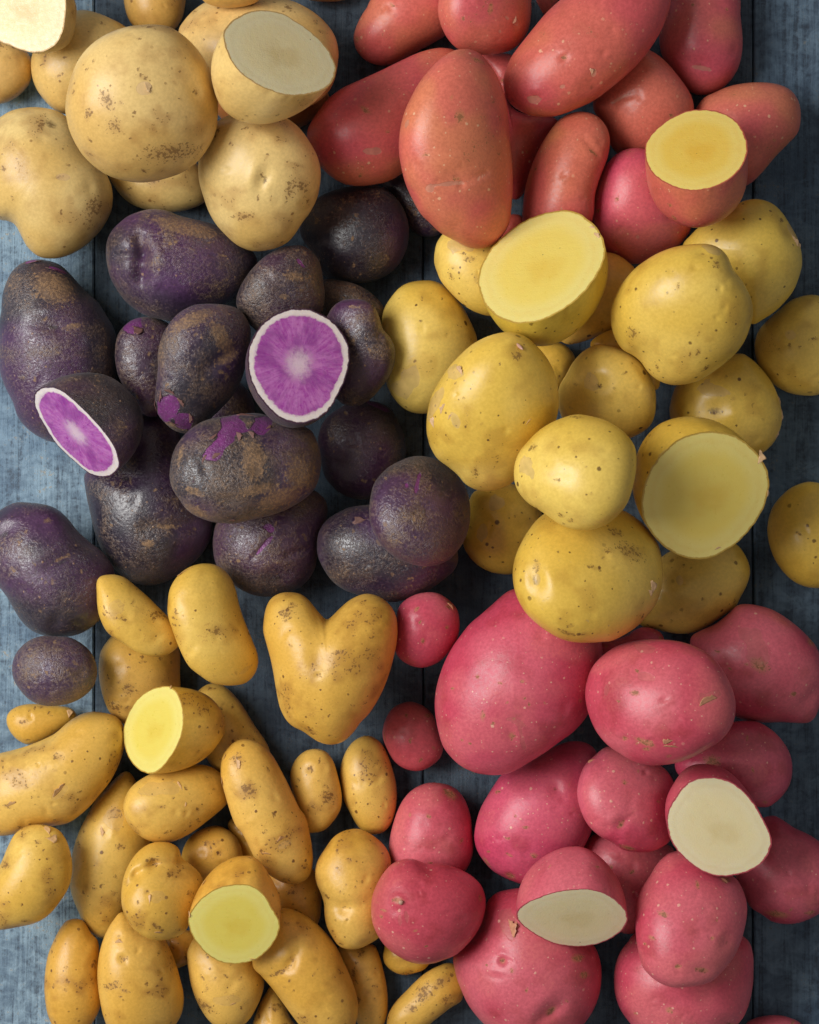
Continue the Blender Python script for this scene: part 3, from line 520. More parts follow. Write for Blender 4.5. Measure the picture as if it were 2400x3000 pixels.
P('F11', 'finger', 'thick curved banana shaped fingerling running off the left edge', 'J',
  '650,825 740,830 820,850 870,890 895,950 900,1040 880,1150 840,1250 790,1340 720,1430 650,1510 570,1580 500,1625 420,1645 300,1660 180,1690 80,1715 0,1720 -100,1700 -160,1600 -180,1420 -120,1250 -40,1150 0,1125 100,1100 200,1070 300,1030 400,980 480,910 560,855',
  [('e', 445, 1130, 34, 5, 0, 1.2), ('s', 450, 1130, 46, 30, 10), ('p', 470, 1380, 80, 30, -45), ('f', 440, 1390, 150, 50, -45), ('f', 100, 1490, 90, 34, -20), ('s', 270, 1415, 12, 8, 0), ('s', 90, 1480, 40, 20, 0), ('e', 580, 965, 16, 5, 0, 1), ('g', 0, 1330, 240, 1290, 60, 6), ('s', 0, 1300, 26, 18, 0)], (1.03, .99, .98))
P('F12', 'finger', 'stubby fingerling with a white skin flap at the left edge', 'T',
  '260,283 340,290 420,320 470,380 500,450 520,540 520,640 495,740 440,830 380,910 310,970 230,1005 130,1025 50,1040 0,1045 -80,1020 -120,900 -90,760 -30,640 20,540 60,440 110,350 180,300',
  [('f', 380, 320, 90, 40, 75), ('f', 400, 360, 80, 60, 30), ('s', 185, 830, 14, 8, -20), ('s', 300, 390, 30, 20, 0), ('s', 60, 560, 40, 30, 0), ('s', 200, 960, 40, 16, 0)], (1.02, 1.02, .96))
P('F19', 'finger', 'large fingerling with an orange eye at the bottom edge', 'T',
  '880,910 830,960 780,1040 745,1130 720,1230 710,1340 715,1450 730,1560 750,1660 790,1760 870,1850 1000,1880 1140,1850 1250,1760 1310,1650 1322,1530 1300,1420 1270,1300 1230,1200 1180,1110 1100,1060 1020,1010 950,940',
  [('e', 915, 1215, 32, 14, 0, 1.2), ('s', 915, 1215, 34, 26, 0), ('e', 885, 1065, 30, 6, 0, 1.4), ('f', 890, 1075, 60, 26, 0), ('s', 930, 1440, 40, 16, 20), ('s', 830, 1410, 80, 30, -20)], (1.01, .94, .88))
P('F14', 'finger', 'scuffed oval fingerling directly below the upper cut fingerling', 'T',
  '905,180 940,270 1000,340 1080,390 1170,412 1270,400 1360,360 1450,300 1540,230 1620,160 1650,110 1640,40 1600,-60 1500,-130 1350,-150 1200,-130 1060,-70 960,0 910,90',
  [('e', 1440, 170, 26, 5, 0, 1), ('s', 1440, 165, 16, 20, 0), ('p', 1180, 10, 140, 40, 0), ('f', 1330, -20, 80, 20, 60), ('f', 1365, 115, 40, 14, 100), ('s', 1190, 130, 40, 16, 0)], (1, .95, .85))
P('F15', 'finger', 'tiny round fingerling touching the top of the lower cut one', 'U',
  '180,295 250,303 315,340 365,395 395,470 400,550 375,630 300,690 200,715 115,705 45,665 -25,610 -45,550 -35,470 5,390 75,330',
  [('e', 240, 475, 26, 5, 0, 1), ('s', 240, 470, 26, 22, 0), ('s', 160, 400, 40, 20, 0)], (1.02, .93, .85))
P('F16', 'finger', 'knobbly double fingerling left of the lower cut one', 'T',
  '1150,420 1220,430 1280,470 1305,540 1370,590 1430,650 1460,720 1450,810 1410,900 1370,1000 1330,1060 1260,1095 1180,1108 1090,1095 1000,1040 940,970 900,890 885,800 890,700 910,620 950,540 1010,470 1080,430',
  [('g', 925, 730, 1000, 625, 38, 30), ('g', 1000, 625, 1120, 562, 38, 40), ('g', 1120, 562, 1310, 562, 34, 36), ('b', 1180, 780, 190, 24), ('s', 1120, 530, 70, 26, 0), ('p', 1150, 770, 60, 40, 10), ('f', 1120, 790, 70, 30, 80), ('s', 1160, 990, 80, 20, 40), ('f', 1190, 1045, 70, 22, 20), ('s', 1380, 770, 20, 30, 0), ('s', 930, 680, 16, 30, 20), ('s', 1250, 620, 40, 30, 0)], (1.0, .97, .9))
P('F18', 'finger', 'fingerling with a bare yellow scrape below the lower cut one', 'U',
  '5,1180 0,1260 15,1380 40,1480 80,1580 140,1680 200,1740 270,1770 360,1760 440,1700 500,1600 540,1500 550,1420 530,1330 480,1250 380,1150 200,1080 80,1070',
  [('p', 290, 1520, 95, 36, 0), ('f', 330, 1560, 50, 12, -15), ('s', 130, 1570, 90, 50, 30), ('s', 120, 1360, 24, 12, 30)], (1, .93, .85))
P('F21', 'finger', 'largest brownish fingerling with a dark eye crease at the bottom', 'U',
  '690,885 760,900 850,940 930,1000 1000,1070 1070,1160 1120,1260 1170,1370 1210,1480 1230,1580 1225,1680 1180,1780 1080,1860 960,1860 850,1780 760,1670 680,1560 600,1450 530,1370 470,1300 480,1150 540,1000 620,910',
  [('g', 620, 1350, 740, 1270, 44, 12), ('g', 740, 1270, 800, 1160, 40, 16), ('s', 680, 1310, 90, 20, -30), ('e', 765, 1225, 26, 10, -50, 1.5), ('s', 770, 1220, 20, 30, 30), ('s', 745, 1375, 12, 20, 20), ('s', 720, 980, 30, 14, 0), ('e', 835, 1015, 12, 4, 0, 1)], (.96, .88, .78))
P('F22', 'finger', 'waisted two lobed fingerling beside the pink potatoes', 'U',
  '1200,318 1120,335 1050,380 990,460 940,540 920,620 930,700 960,770 985,850 990,930 1005,1010 1040,1080 1090,1150 1160,1180 1240,1175 1320,1140 1390,1090 1430,1000 1430,850 1450,700 1470,580 1455,500 1410,430 1340,370 1270,330',
  [('g', 970, 820, 1130, 860, 60, 26), ('g', 1130, 860, 1300, 830, 60, 22), ('s', 1000, 780, 40, 14, 40), ('s', 1135, 855, 16, 8, 0), ('e', 1110, 1130, 24, 8, 0, 1.2), ('s', 1110, 1130, 30, 12, 0), ('s', 1050, 1040, 8, 14, 0), ('s', 1215, 710, 14, 10, 0)], (1, .94, .86))
P('D5', 'red', 'magenta potato with several brown eyes under the largest red one', 'W',
  '1480,795 1380,800 1260,850 1140,920 1020,970 920,1030 860,1110 810,1190 760,1280 730,1370 714,1460 714,1500 730,1569 770,1639 840,1719 920,1769 1010,1809 1090,1827 1200,1790 1350,1700 1480,1590 1560,1440 1620,1250 1640,1050 1600,880 1550,820',
  [('e', 880, 1140, 34, 12, -20, 1.5), ('s', 880, 1145, 24, 12, -20), ('e', 1290, 1110, 50, 18, 60, 1.2), ('e', 1405, 1285, 14, 6, 0, 1), ('e', 930, 1580, 50, 8, 5, 1.6), ('s', 1130, 1585, 30, 22, 20), ('e', 965, 1740, 26, 10, 0, 1.2), ('s', 970, 1745, 44, 26, 30), ('s', 800, 1650, 50, 14, 55), ('s', 945, 1460, 20, 12, 0), ('e', 1290, 1235, 20, 5, 20, 1.4)], (1.05, .8, 1.1))
P('D2', 'red', 'largest smooth pink potato with a curved pale scratch', 'W',
  '1000,-304 930,-268 850,-198 760,-118 680,-48 610,42 560,110 510,200 470,300 440,410 428,520 435,620 455,720 490,830 550,910 620,970 720,1015 820,1030 920,1025 1010,995 1120,930 1220,870 1330,790 1430,720 1520,620 1580,500 1620,350 1640,180 1630,50 1580,-80 1480,-200 1350,-290 1180,-340',
  [('g', 760, 300, 900, 380, 90, 10), ('s', 765, 580, 18, 36, 0), ('s', 835, 635, 20, 14, 0), ('e', 970, 715, 44, 14, 50, 1.4), ('s', 970, 720, 30, 24, 50), ('s', 885, 345, 18, 12, 0), ('s', 1045, 330, 26, 12, 10), ('s', 1055, 450, 18, 10, 0), ('s', 1090, 500, 12, 12, 0), ('s', 935, 485, 12, 9, 0), ('s', 985, 600, 10, 12, 0),
   ('p', 980, 610, 90, 7, 25), ('p', 1050, 760, 110, 7, 75), ('s', 1465, 480, 12, 14, 0), ('e', 800, 235, 20, 4, 0, 1), ('s', 675, 780, 16, 10, 60), ('e', 1000, 560, 130, 10, 0, 1.2)], (1.02, .9, 1.0))
P('D9', 'red', 'rose red potato with a corky top notch left of the tilted cut red half', 'Q',
  '190,1085 101,1146 31,1206 -8,1286 -30,1376 -23,1466 11,1566 61,1646 141,1716 221,1758 300,1810 400,1830 500,1830 590,1800 650,1755 690,1650 710,1500 700,1380 650,1280 570,1210 460,1140 330,1090',
  [('e', 272, 1605, 46, 16, -40, 1.4), ('s', 270, 1610, 20, 36, 30), ('g', 300, 1580, 370, 1530, 14, 6), ('e', 460, 1250, 18, 14, 0, 1), ('s', 330, 1785, 60, 20, 15), ('s', 70, 1150, 40, 18, -35), ('f', 75, 1145, 60, 24, -40)], (1.04, .95, 1.05))
P('D16', 'red', 'very large red potato with a corky hole at the bottom of the frame', 'V',
  '1080,745 980,755 880,780 820,830 790,900 765,1000 700,1100 600,1180 560,1240 570,1320 590,1400 630,1500 670,1580 730,1660 810,1740 950,1830 1150,1870 1350,1830 1480,1750 1560,1650 1610,1540 1632,1420 1630,1300 1600,1200 1560,1130 1480,950 1350,820 1200,760',
  [('e', 903, 1205, 30, 24, 0, 1), ('s', 903, 1208, 24, 24, 0), ('e', 1240, 1570, 70, 24, -40, 1.6), ('s', 1250, 1560, 44, 26, -35), ('g', 1160, 1640, 1320, 1530, 40, 14), ('p', 950, 960, 60, 90, -20), ('f', 960, 960, 150, 70, 70), ('f', 995, 940, 80, 40, 100), ('e', 605, 1325, 16, 6, 0, 1), ('s', 1360, 1495, 16, 10, 0), ('s', 1490, 1320, 40, 30, 0), ('s', 1440, 1200, 50, 30, 0)], (.98, .9, .92))

# ------------------------------------------------------------ top layer
P('W7', 'white', 'round white potato with one dimpled eye resting on the purple ones', 'B',
  '330,900 270,1000 215,1110 200,1210 205,1310 235,1420 270,1520 320,1610 390,1690 470,1760 560,1800 640,1807 740,1790 830,1750 890,1690 950,1600 1010,1520 1058,1420 1080,1310 1083,1230 1060,1130 1000,1020 930,930 850,870 750,840 640,820 540,825 430,845',
  [('e', 690, 1340, 52, 24, -70, 1.7), ('b', 710, 1385, 40, 9), ('s', 680, 1310, 12, 24, 20), ('s', 460, 1085, 16, 30, -20), ('s', 930, 1230, 50, 12, 15), ('s', 740, 1470, 10, 26, 10), ('s', 880, 1390, 40, 100, 25), ('s', 960, 1370, 40, 60, 25), ('s', 990, 1465, 12, 20, 10), ('s', 330, 1010, 30, 60, 40), ('s', 560, 970, 30, 10, -20), ('s', 540, 1590, 90, 30, 0)], (1, .98, .94))
HALF('W1', 'white', 'white cut half with its pale face at the top left corner', 'A',
  '475,-20 470,130 455,220 420,300 370,345 300,372 230,378 140,355 70,325 0,300 -90,240 -150,150 -170,20 -130,-110 -30,-190 120,-230 280,-210 410,-130', (190, 30), 14)
P('W4', 'white', 'biggest round white potato on top, freckled with brown scabs', 'A',
  '1130,193 1230,205 1330,265 1420,350 1490,450 1540,580 1570,700 1565,870 1530,990 1440,1130 1330,1220 1200,1275 1050,1308 930,1305 800,1275 690,1210 590,1110 520,980 490,870 482,780 500,670 540,540 600,430 690,330 800,260 920,215 1030,198',
  [('p', 1080, 700, 70, 58, -20), ('f', 1120, 690, 60, 90, 185), ('s', 1080, 630, 50, 26, 20), ('e', 1440, 710, 46, 16, 70, 1.4), ('s', 1440, 700, 20, 30, 0), ('s', 820, 790, 50, 80, -25), ('s', 870, 970, 60, 60, 30), ('s', 1015, 875, 16, 14, 0), ('s', 1250, 895, 26, 18, 60), ('s', 1145, 980, 24, 20, 20), ('s', 985, 1050, 14, 14, 0), ('s', 1100, 1095, 14, 9, -20), ('s', 670, 565, 22, 8, -50), ('s', 1110, 240, 46, 16, -20), ('s', 845, 690, 9, 12, 0), ('s', 945, 685, 12, 10, 0), ('s', 1335, 765, 18, 12, 20), ('s', 1050, 575, 18, 9, 30), ('s', 1250, 1130, 220, 60, -12), ('e', 1060, 1255, 46, 8, 0, 1.5), ('s', 1055, 1255, 40, 12, 0), ('s', 920, 810, 18, 24, 0), ('s', 570, 715, 14, 22, 10), ('s', 1210, 455, 12, 12, 0), ('s', 680, 880, 26, 60, 20), ('s', 675, 1050, 24, 12, 45), ('s', 1040, 345, 18, 10, -10)], (1, .96, .92))
HALF('W8', 'white', 'tilted white half with a starry pale cut face, above the dimpled potato', 'B',
  '690,75 620,75 540,95 460,140 400,200 380,260 395,340 430,430 500,520 590,590 700,645 800,680 900,690 1000,680 1100,650 1160,600 1190,530 1185,460 1150,380 1090,300 1000,220 900,150 800,95', (-300, 355), 42, 2.1)
P('R4', 'russet', 'big pear shaped red potato on top with a smiling scar', 'C',
  '930,372 1000,400 1060,460 1120,540 1170,650 1200,770 1215,900 1225,1050 1240,1200 1243,1350 1235,1480 1222,1590 1176,1678 1106,1748 1006,1783 906,1773 816,1728 716,1678 626,1598 566,1538 500,1420 455,1310 425,1180 415,1080 425,950 455,830 500,730 560,620 640,520 720,440 800,390 860,373',
  [('g', 700, 1350, 860, 1365, 26, 12), ('g', 860, 1365, 1040, 1275, 22, 10), ('p', 830, 1360, 140, 10, -6), ('p', 1000, 1310, 60, 8, -35), ('s', 825, 1328, 34, 10, 0), ('e', 820, 1300, 60, 14, 0, 1.6), ('s', 850, 890, 40, 50, 0), ('p', 475, 935, 14, 24, 20), ('p', 630, 1395, 30, 26, 0), ('s', 980, 470, 60, 18, 20), ('e', 865, 1218, 12, 5, 0, 1), ('e', 940, 430, 60, 10, 20, 1.6)], (1.0, .98, .9))
P('R2', 'russet', 'rounded red potato with a torn brown nick at the top edge', 'C',
  '705,0 695,80 705,160 740,250 790,320 850,365 930,385 1050,392 1150,375 1240,340 1310,280 1355,200 1375,100 1378,0 1370,-120 1300,-230 1150,-290 950,-290 800,-230 725,-120',
  [('s', 1070, 110, 22, 50, 10), ('e', 1260, 200, 24, 10, 0, 1.2), ('p', 1255, 185, 26, 26, 0), ('f', 1265, 180, 60, 24, 110), ('p', 1190, 165, 18, 6, 30), ('p', 1140, 258, 12, 7, 0)], (1, .98, .95))
P('R5', 'russet', 'thick red brown fingerling slanting down from the top edge, blunt end lowest', 'O',
  '1413,0 1397,55 1376,93 1350,128 1315,163 1280,192 1251,213 1222,227 1174,245 1136,247 1110,242 1086,229 1069,210 1061,187 1060,163 1069,137 1080,114 1121,61 1147,29 1174,3 1220,-35 1290,-70 1360,-75 1405,-45',
  [('e', 1124, 217, 9, 4, 0, 1), ('p', 1122, 219, 13, 8, 20), ('e', 1184, 136, 9, 3, 0, 1), ('s', 1184, 136, 6, 6, 0), ('p', 1245, 166, 6, 9, 20), ('f', 1246, 166, 16, 8, 60), ('p', 1180, 195, 6, 4, 0), ('e', 1240, 190, 20, 4, -40, 1.4)], (.95, .85, .85))
HALF('R10', 'russet', 'red skinned half with a bright yellow flat cut face', 'D',
  '880,790 970,797 1060,830 1130,880 1180,950 1205,1030 1205,1110 1175,1190 1120,1260 1040,1320 940,1360 830,1378 720,1365 610,1320 530,1260 480,1180 465,1100 480,1020 530,950 610,880 710,825 800,795', (55, 370), 40, 4.5, tint=(.95, .92, .85))
P('P5', 'purple', 'scabby purple potato with a peeled violet nose, between the two halves', 'F',
  '1480,722 1560,720 1650,728 1735,760 1788,834 1808,914 1800,1010 1775,1130 1740,1250 1670,1380 1590,1470 1520,1540 1460,1610 1410,1650 1340,1652 1260,1630 1200,1580 1150,1520 1128,1440 1130,1350 1140,1270 1148,1180 1150,1090 1165,1000 1200,920 1250,840 1320,775 1400,735',
  [('p', 1225, 1480, 85, 110, 35), ('p', 1340, 1560, 70, 70, 10), ('g', 1500, 1200, 1720, 1040, 50, 24), ('s', 1620, 980, 170, 60, 60), ('s', 1400, 850, 180, 60, -25), ('s', 1650, 1110, 100, 40, -35), ('e', 1270, 1210, 60, 6, 0, 1.2), ('e', 1240, 1285, 34, 8, 0, 1.3), ('f', 1170, 1380, 110, 40, 120), ('f', 1120, 1450, 80, 40, 100), ('f', 1330, 1460, 90, 36, 60), ('f', 1220, 1360, 90, 34, 20), ('f', 1390, 1560, 90, 30, 80), ('f', 1260, 1600, 80, 26, 30), ('s', 1270, 1600, 90, 16, 20)], (.95, .95, 1.05), dirt=.72)
P('P12', 'purple', 'scabby purple potato with a bright violet peeled streak in the middle', 'I',
  '290,190 210,220 130,280 70,350 30,430 10,540 10,640 40,720 80,780 120,840 190,890 290,930 400,945 500,940 620,910 750,880 850,840 950,780 1020,720 1060,650 1080,560 1085,480 1070,400 1040,320 1000,260 900,220 760,180 640,150 530,150 420,165',
  [('p', 400, 330, 60, 190, 35), ('p', 320, 440, 90, 60, -45), ('p', 460, 230, 80, 70, 0), ('p', 670, 240, 60, 70, 20), ('s', 620, 500, 90, 160, -5), ('s', 650, 700, 150, 40, -15), ('s', 200, 720, 80, 30, 20), ('s', 100, 450, 20, 80, 10), ('s', 200, 860, 110, 40, 25), ('e', 430, 780, 50, 16, 20, 1.4), ('e', 120, 460, 30, 10, 80, 1.5), ('e', 270, 550, 34, 10, 80, 1.6), ('e', 980, 440, 30, 8, 0, 1), ('g', 690, 430, 790, 380, 60, 14), ('g', 640, 580, 780, 600, 50, 12),
   ('f', 560, 150, 150, 40, 5), ('f', 520, 310, 90, 40, 80), ('f', 250, 480, 80, 30, -60), ('f', 360, 450, 90, 34, -40), ('f', 600, 290, 80, 30, 70), ('f', 730, 240, 70, 26, 120), ('f', 340, 300, 90, 30, 130), ('f', 470, 935, 50, 50, 60), ('s', 950, 600, 120, 120, 0), ('s', 800, 760, 180, 70, -20)], (.95, .95, 1.05), dirt=.72)
HALF('P3', 'purple', 'left purple half whose violet cut face slopes toward the bare boards', 'F',
  '350,1312 420,1325 500,1380 570,1440 640,1510 710,1585 780,1670 825,1740 850,1800 864,1860 855,1905 820,1945 770,1966 710,1962 640,1935 560,1872 480,1800 415,1735 365,1665 320,1590 280,1520 252,1450 245,1395 262,1345 300,1320', (334, -281), 52, 2.2, tint=(.95, .85, .85), dirt=.4)
HALF('P6', 'purple', 'upright round purple half showing a violet face with white ring', 'G',
  '690,995 780,1007 860,1045 930,1095 988,1165 1028,1235 1045,1310 1042,1400 1015,1500 975,1595 930,1680 880,1745 800,1800 704,1825 610,1815 520,1770 440,1690 375,1600 330,1500 310,1400 315,1300 345,1210 395,1130 450,1075 525,1030 605,1003', (-125, 135), 24, 2.2, dirt=.6)
P('P19', 'purple', 'round dusty purple potato stacked on top beside the gold pile', 'K',
  '340,210 420,225 490,260 560,310 620,380 660,450 685,540 690,630 680,720 650,810 600,890 530,960 450,995 360,1005 260,990 160,950 80,890 20,820 -28,714 -43,634 -38,534 -18,434 22,364 92,294 182,244 260,215',
  [('e', 225, 420, 26, 6, 0, 1), ('p', 225, 425, 14, 16, 0), ('e', 640, 770, 30, 12, -60, 1.5), ('e', 350, 600, 60, 12, 0, 1.2), ('s', 290, 795, 12, 8, 0), ('p', 302, 410, 4, 60, 14)], (1.05, .98, .98), dirt=.7)
HALF('Y1', 'gold', 'sliced golden half with a broad creamy yellow face and green tinged skin', 'L',
  '1380,40 1450,55 1530,100 1590,160 1640,240 1660,320 1650,400 1610,490 1550,580 1470,670 1380,740 1280,800 1180,840 1080,855 990,850 900,820 830,770 780,700 750,620 742,540 760,450 800,370 860,290 930,220 1010,160 1110,100 1220,60 1310,45', (150, 370), 44, 2.1,
  feats=[('f', 1580, 130, 60, 24, 40), ('f', 1625, 200, 80, 30, 60)], tint=(.92, .98, .75))
P('Y5', 'gold', 'small round golden potato with a pale eye, centre of the gold pile', 'O',
  '1257,726 1286,731 1315,742 1339,757 1359,783 1374,812 1379,844 1376,880 1360,905 1320,925 1270,930 1220,915 1190,885 1177,850 1178,816 1193,788 1208,761 1228,740',
  [('e', 1256, 815, 18, 5, 0, 1.3), ('s', 1256, 815, 6, 5, 0), ('p', 1240, 810, 16, 18, 0), ('e', 1222, 863, 5, 2, 0, 1), ('g', 1332, 770, 1355, 800, 8, 3)], (1.02, 1, .95))
P('Y4', 'gold', 'golden potato with a small pink sprout, beside the tall golden oval', 'L',
  '960,930 870,940 780,970 690,1020 600,1100 520,1190 460,1280 410,1370 385,1450 370,1550 370,1640 380,1690 400,1752 450,1832 530,1892 600,1952 650,2012 720,2052 800,2067 880,2057 960,2027 1020,1982 1120,1890 1220,1750 1290,1600 1320,1480 1320,1400 1310,1290 1280,1200 1230,1110 1170,1040 1090,970 1020,940',
  [('p', 560, 1220, 65, 50, 30), ('f', 590, 1210, 90, 50, 40), ('p', 430, 1440, 30, 130, 25), ('f', 460, 1470, 90, 26, -50), ('f', 400, 1590, 90, 40, -60), ('f', 515, 1530, 60, 14, -50), ('p', 570, 1560, 30, 60, -20), ('e', 1020, 1050, 40, 12, 0, 1.2), ('s', 1010, 1110, 50, 40, 0), ('S', 1022, 1010, 80, 16, 75), ('g', 560, 1890, 740, 1990, 30, 10), ('s', 720, 1930, 30, 40, 0), ('s', 630, 1410, 10, 12, 0), ('s', 575, 1300, 12, 10, 0), ('f', 1105, 1590, 60, 12, -50)], (1.01, 1, .96))
P('Y9', 'gold', 'large golden potato with a shouldered top at the right of the gold pile', 'M',
  '830,425 920,430 990,460 1040,510 1070,570 1095,620 1140,670 1190,750 1225,830 1237,920 1220,1010 1190,1100 1140,1180 1060,1260 970,1330 870,1390 760,1418 660,1415 570,1380 500,1320 450,1250 390,1200 320,1160 270,1090 240,1010 230,930 235,850 270,760 320,670 390,590 470,530 560,480 680,440',
  [('e', 845, 510, 40, 14, 0, 1.4), ('s', 845, 515, 16, 12, 0), ('s', 940, 590, 30, 34, 0), ('s', 370, 1060, 40, 50, -40), ('e', 940, 965, 16, 6, 0, 1), ('e', 960, 765, 18, 7, 90, 1.2), ('e', 1010, 720, 24, 5, 0, 1), ('s', 825, 1200, 22, 36, 10), ('s', 770, 1215, 10, 24, 0), ('s', 1115, 630, 24, 40, 20), ('g', 450, 1230, 520, 1290, 40, 8), ('g', 1040, 560, 1120, 720, 70, 12), ('s', 900, 1310, 40, 14, -30), ('p', 920, 480, 60, 30, 20)], (.97, .96, .9))
P('Y14', 'gold', 'biggest golden potato with an old brown scrape, overlapping the reds', 'K',
  '1205,640 1150,690 1090,770 1045,850 1010,930 990,1020 988,1100 1000,1180 1030,1260 1080,1340 1150,1410 1230,1470 1320,1520 1420,1548 1530,1553 1640,1548 1698,1542 1788,1502 1878,1447 1948,1382 2018,1302 2060,1220 2086,1120 2090,1030 2082,940 2060,850 2020,780 1940,690 1800,600 1600,550 1400,560 1290,590',
  [('e', 1145, 1100, 60, 20, 75, 1.6), ('g', 1150, 950, 1110, 1230, 60, 14), ('s', 1150, 1000, 26, 60, 0), ('p', 1150, 1090, 16, 40, 0), ('s', 1720, 760, 70, 40, 20), ('s', 1820, 900, 120, 60, 30), ('s', 1660, 890, 40, 26, 0), ('s', 1350, 1470, 80, 20, 20), ('s', 1380, 1420, 30, 16, -30), ('s', 1480, 1480, 30, 16, 0), ('s', 1550, 1010, 60, 16, 20), ('f', 2010, 1165, 110, 60, 70), ('f', 1990, 1190, 60, 30, 40), ('g', 1940, 800, 1990, 960, 20, 6), ('s', 1300, 900, 12, 12, 0)], (1, .97, .9))
HALF('Y13', 'gold', 'large golden half, its dull yellow cut face turned to lower right', 'N',
  '920,278 1000,283 1090,300 1170,340 1240,400 1300,470 1345,550 1365,640 1350,750 1310,860 1240,970 1150,1070 1050,1140 950,1190 850,1205 760,1190 660,1150 580,1090 510,1010 460,930 440,840 450,730 480,620 530,520 600,430 690,350 800,300', (-200, -335), 27, 2.2,
  feats=[('f', 1350, 440, 110, 56, 110), ('f', 1365, 750, 60, 24, 110), ('f', 1020, 1155, 60, 16, -20)], tint=(.97, .95, .85))
P('Y8', 'gold', 'small round golden potato on top of the biggest golden one', 'K',
  '1460,-94 1370,-72 1270,-32 1180,28 1110,98 1050,170 1015,250 1003,330 1010,410 1040,480 1100,550 1180,600 1250,650 1320,700 1400,735 1480,748 1570,742 1668,702 1748,634 1808,554 1848,444 1873,334 1880,224 1868,144 1818,64 1738,-6 1658,-51 1568,-78',
  [('s', 1140, 150, 24, 34, 20), ('p', 1080, 280, 44, 70, -10), ('e', 1215, 240, 46, 7, 60, 1.2), ('g', 1250, 620, 1400, 690, 50, 18), ('s', 1330, 640, 30, 14, 30), ('s', 1395, 680, 30, 12, 20), ('s', 1500, 295, 12, 7, 0), ('s', 1660, 515, 14, 8, 20), ('s', 1450, -70, 60, 14, 10), ('e', 1370, 350, 40, 4, 0, 1)], (1, 1, .93))
HALF('F4', 'finger', 'upper cut fingerling with a lemon yellow face turned to the left', 'J',
  '1190,640 1240,650 1280,690 1310,760 1325,850 1320,950 1290,1050 1240,1140 1180,1220 1120,1265 1060,1270 1000,1240 950,1190 910,1110 892,1020 895,940 920,860 960,780 1020,710 1100,660', (440, 30), 40, 2.3,
  feats=[('f', 1225, 630, 40, 14, 80)], tint=(1, .97, .75))
P('F6', 'finger', 'long diagonal fingerling with loose skin flakes left of the small scarred one', 'S',
  '420,1018 350,1035 290,1090 255,1150 242,1240 250,1330 280,1440 310,1540 350,1640 395,1690 440,1785 480,1875 530,1955 600,2015 690,2065 770,2080 840,2055 885,2005 903,1915 900,1835 880,1715 850,1595 800,1520 760,1430 720,1340 680,1260 620,1150 560,1080 500,1040',
  [('f', 360, 1150, 90, 50, 80), ('s', 370, 1160, 50, 50, 0), ('f', 240, 1330, 80, 40, 70), ('p', 700, 1770, 60, 30, -30), ('f', 700, 1720, 70, 30, -30), ('f', 570, 1845, 80, 16, 0), ('s', 460, 1370, 70, 60, 0), ('f', 260, 1130, 50, 20, 100), ('s', 580, 1755, 10, 16, 0), ('f', 575, 1950, 50, 16, 10), ('s', 850, 1940, 30, 26, 0)], (1.02, .96, .92))
HALF('F17', 'finger', 'lower cut fingerling with a round yellow face tilted to the bottom', 'U',
  '400,715 460,725 520,760 570,820 610,890 645,950 665,1000 655,1070 620,1140 560,1210 480,1265 390,1290 300,1290 210,1265 130,1210 60,1130 20,1060 5,990 15,930 60,860 120,800 200,750 300,720', (45, -345), 27, 2.4,
  feats=[('f', 100, 715, 60, 26, 120), ('f', 450, 1295, 60, 16, 0), ('f', 10, 930, 50, 18, 90)], tint=(1, .9, .8))
P('D17', 'red', 'red potato with a pale stem stub left of the very large one', 'V',
  '205,530 125,560 65,620 15,700 -20,790 -30,880 -20,980 15,1070 75,1160 145,1220 235,1270 325,1290 420,1285 500,1260 580,1230 650,1170 720,1090 770,1000 795,900 795,820 770,740 720,680 650,630 560,590 470,570 380,570 320,550 270,530',
  [('b', 165, 800, 40, 22), ('e', 165, 790, 18, 10, 0, 1.2), ('s', 165, 790, 44, 26, 0), ('g', 330, 560, 400, 600, 50, 16), ('p', 178, 930, 6, 46, 0), ('p', 225, 900, 5, 46, -8), ('s', 755, 805, 16, 24, 0), ('S', 160, 795, 40, 24, -20)], (1, .95, .9))
P('D13', 'red', 'pink potato spotted with brown eyes below the tilted cut red half', 'X',
  '680,500 620,530 560,590 510,670 460,740 420,820 400,910 395,1020 400,1120 415,1210 440,1290 490,1350 560,1400 650,1430 750,1430 850,1420 940,1390 1010,1330 1080,1250 1130,1170 1170,1080 1200,980 1212,880 1195,790 1150,700 1080,650 960,560 820,490',
  [('s', 1050, 680, 40, 20, 0), ('f', 1050, 675, 70, 34, 20), ('e', 845, 1280, 56, 18, 15, 1.8), ('s', 845, 1280, 60, 20, 15), ('e', 670, 1250, 24, 6, 0, 1), ('s', 670, 1250, 26, 20, 0), ('e', 1020, 1090, 50, 14, -50, 1.2), ('s', 575, 890, 40, 20, 10), ('e', 815, 1015, 24, 6, 10, 1.5), ('e', 955, 935, 12, 4, 0, 1), ('s', 955, 935, 10, 10, 0), ('e', 645, 770, 14, 4, 0, 1)], (1.04, 1.02, 1.02))
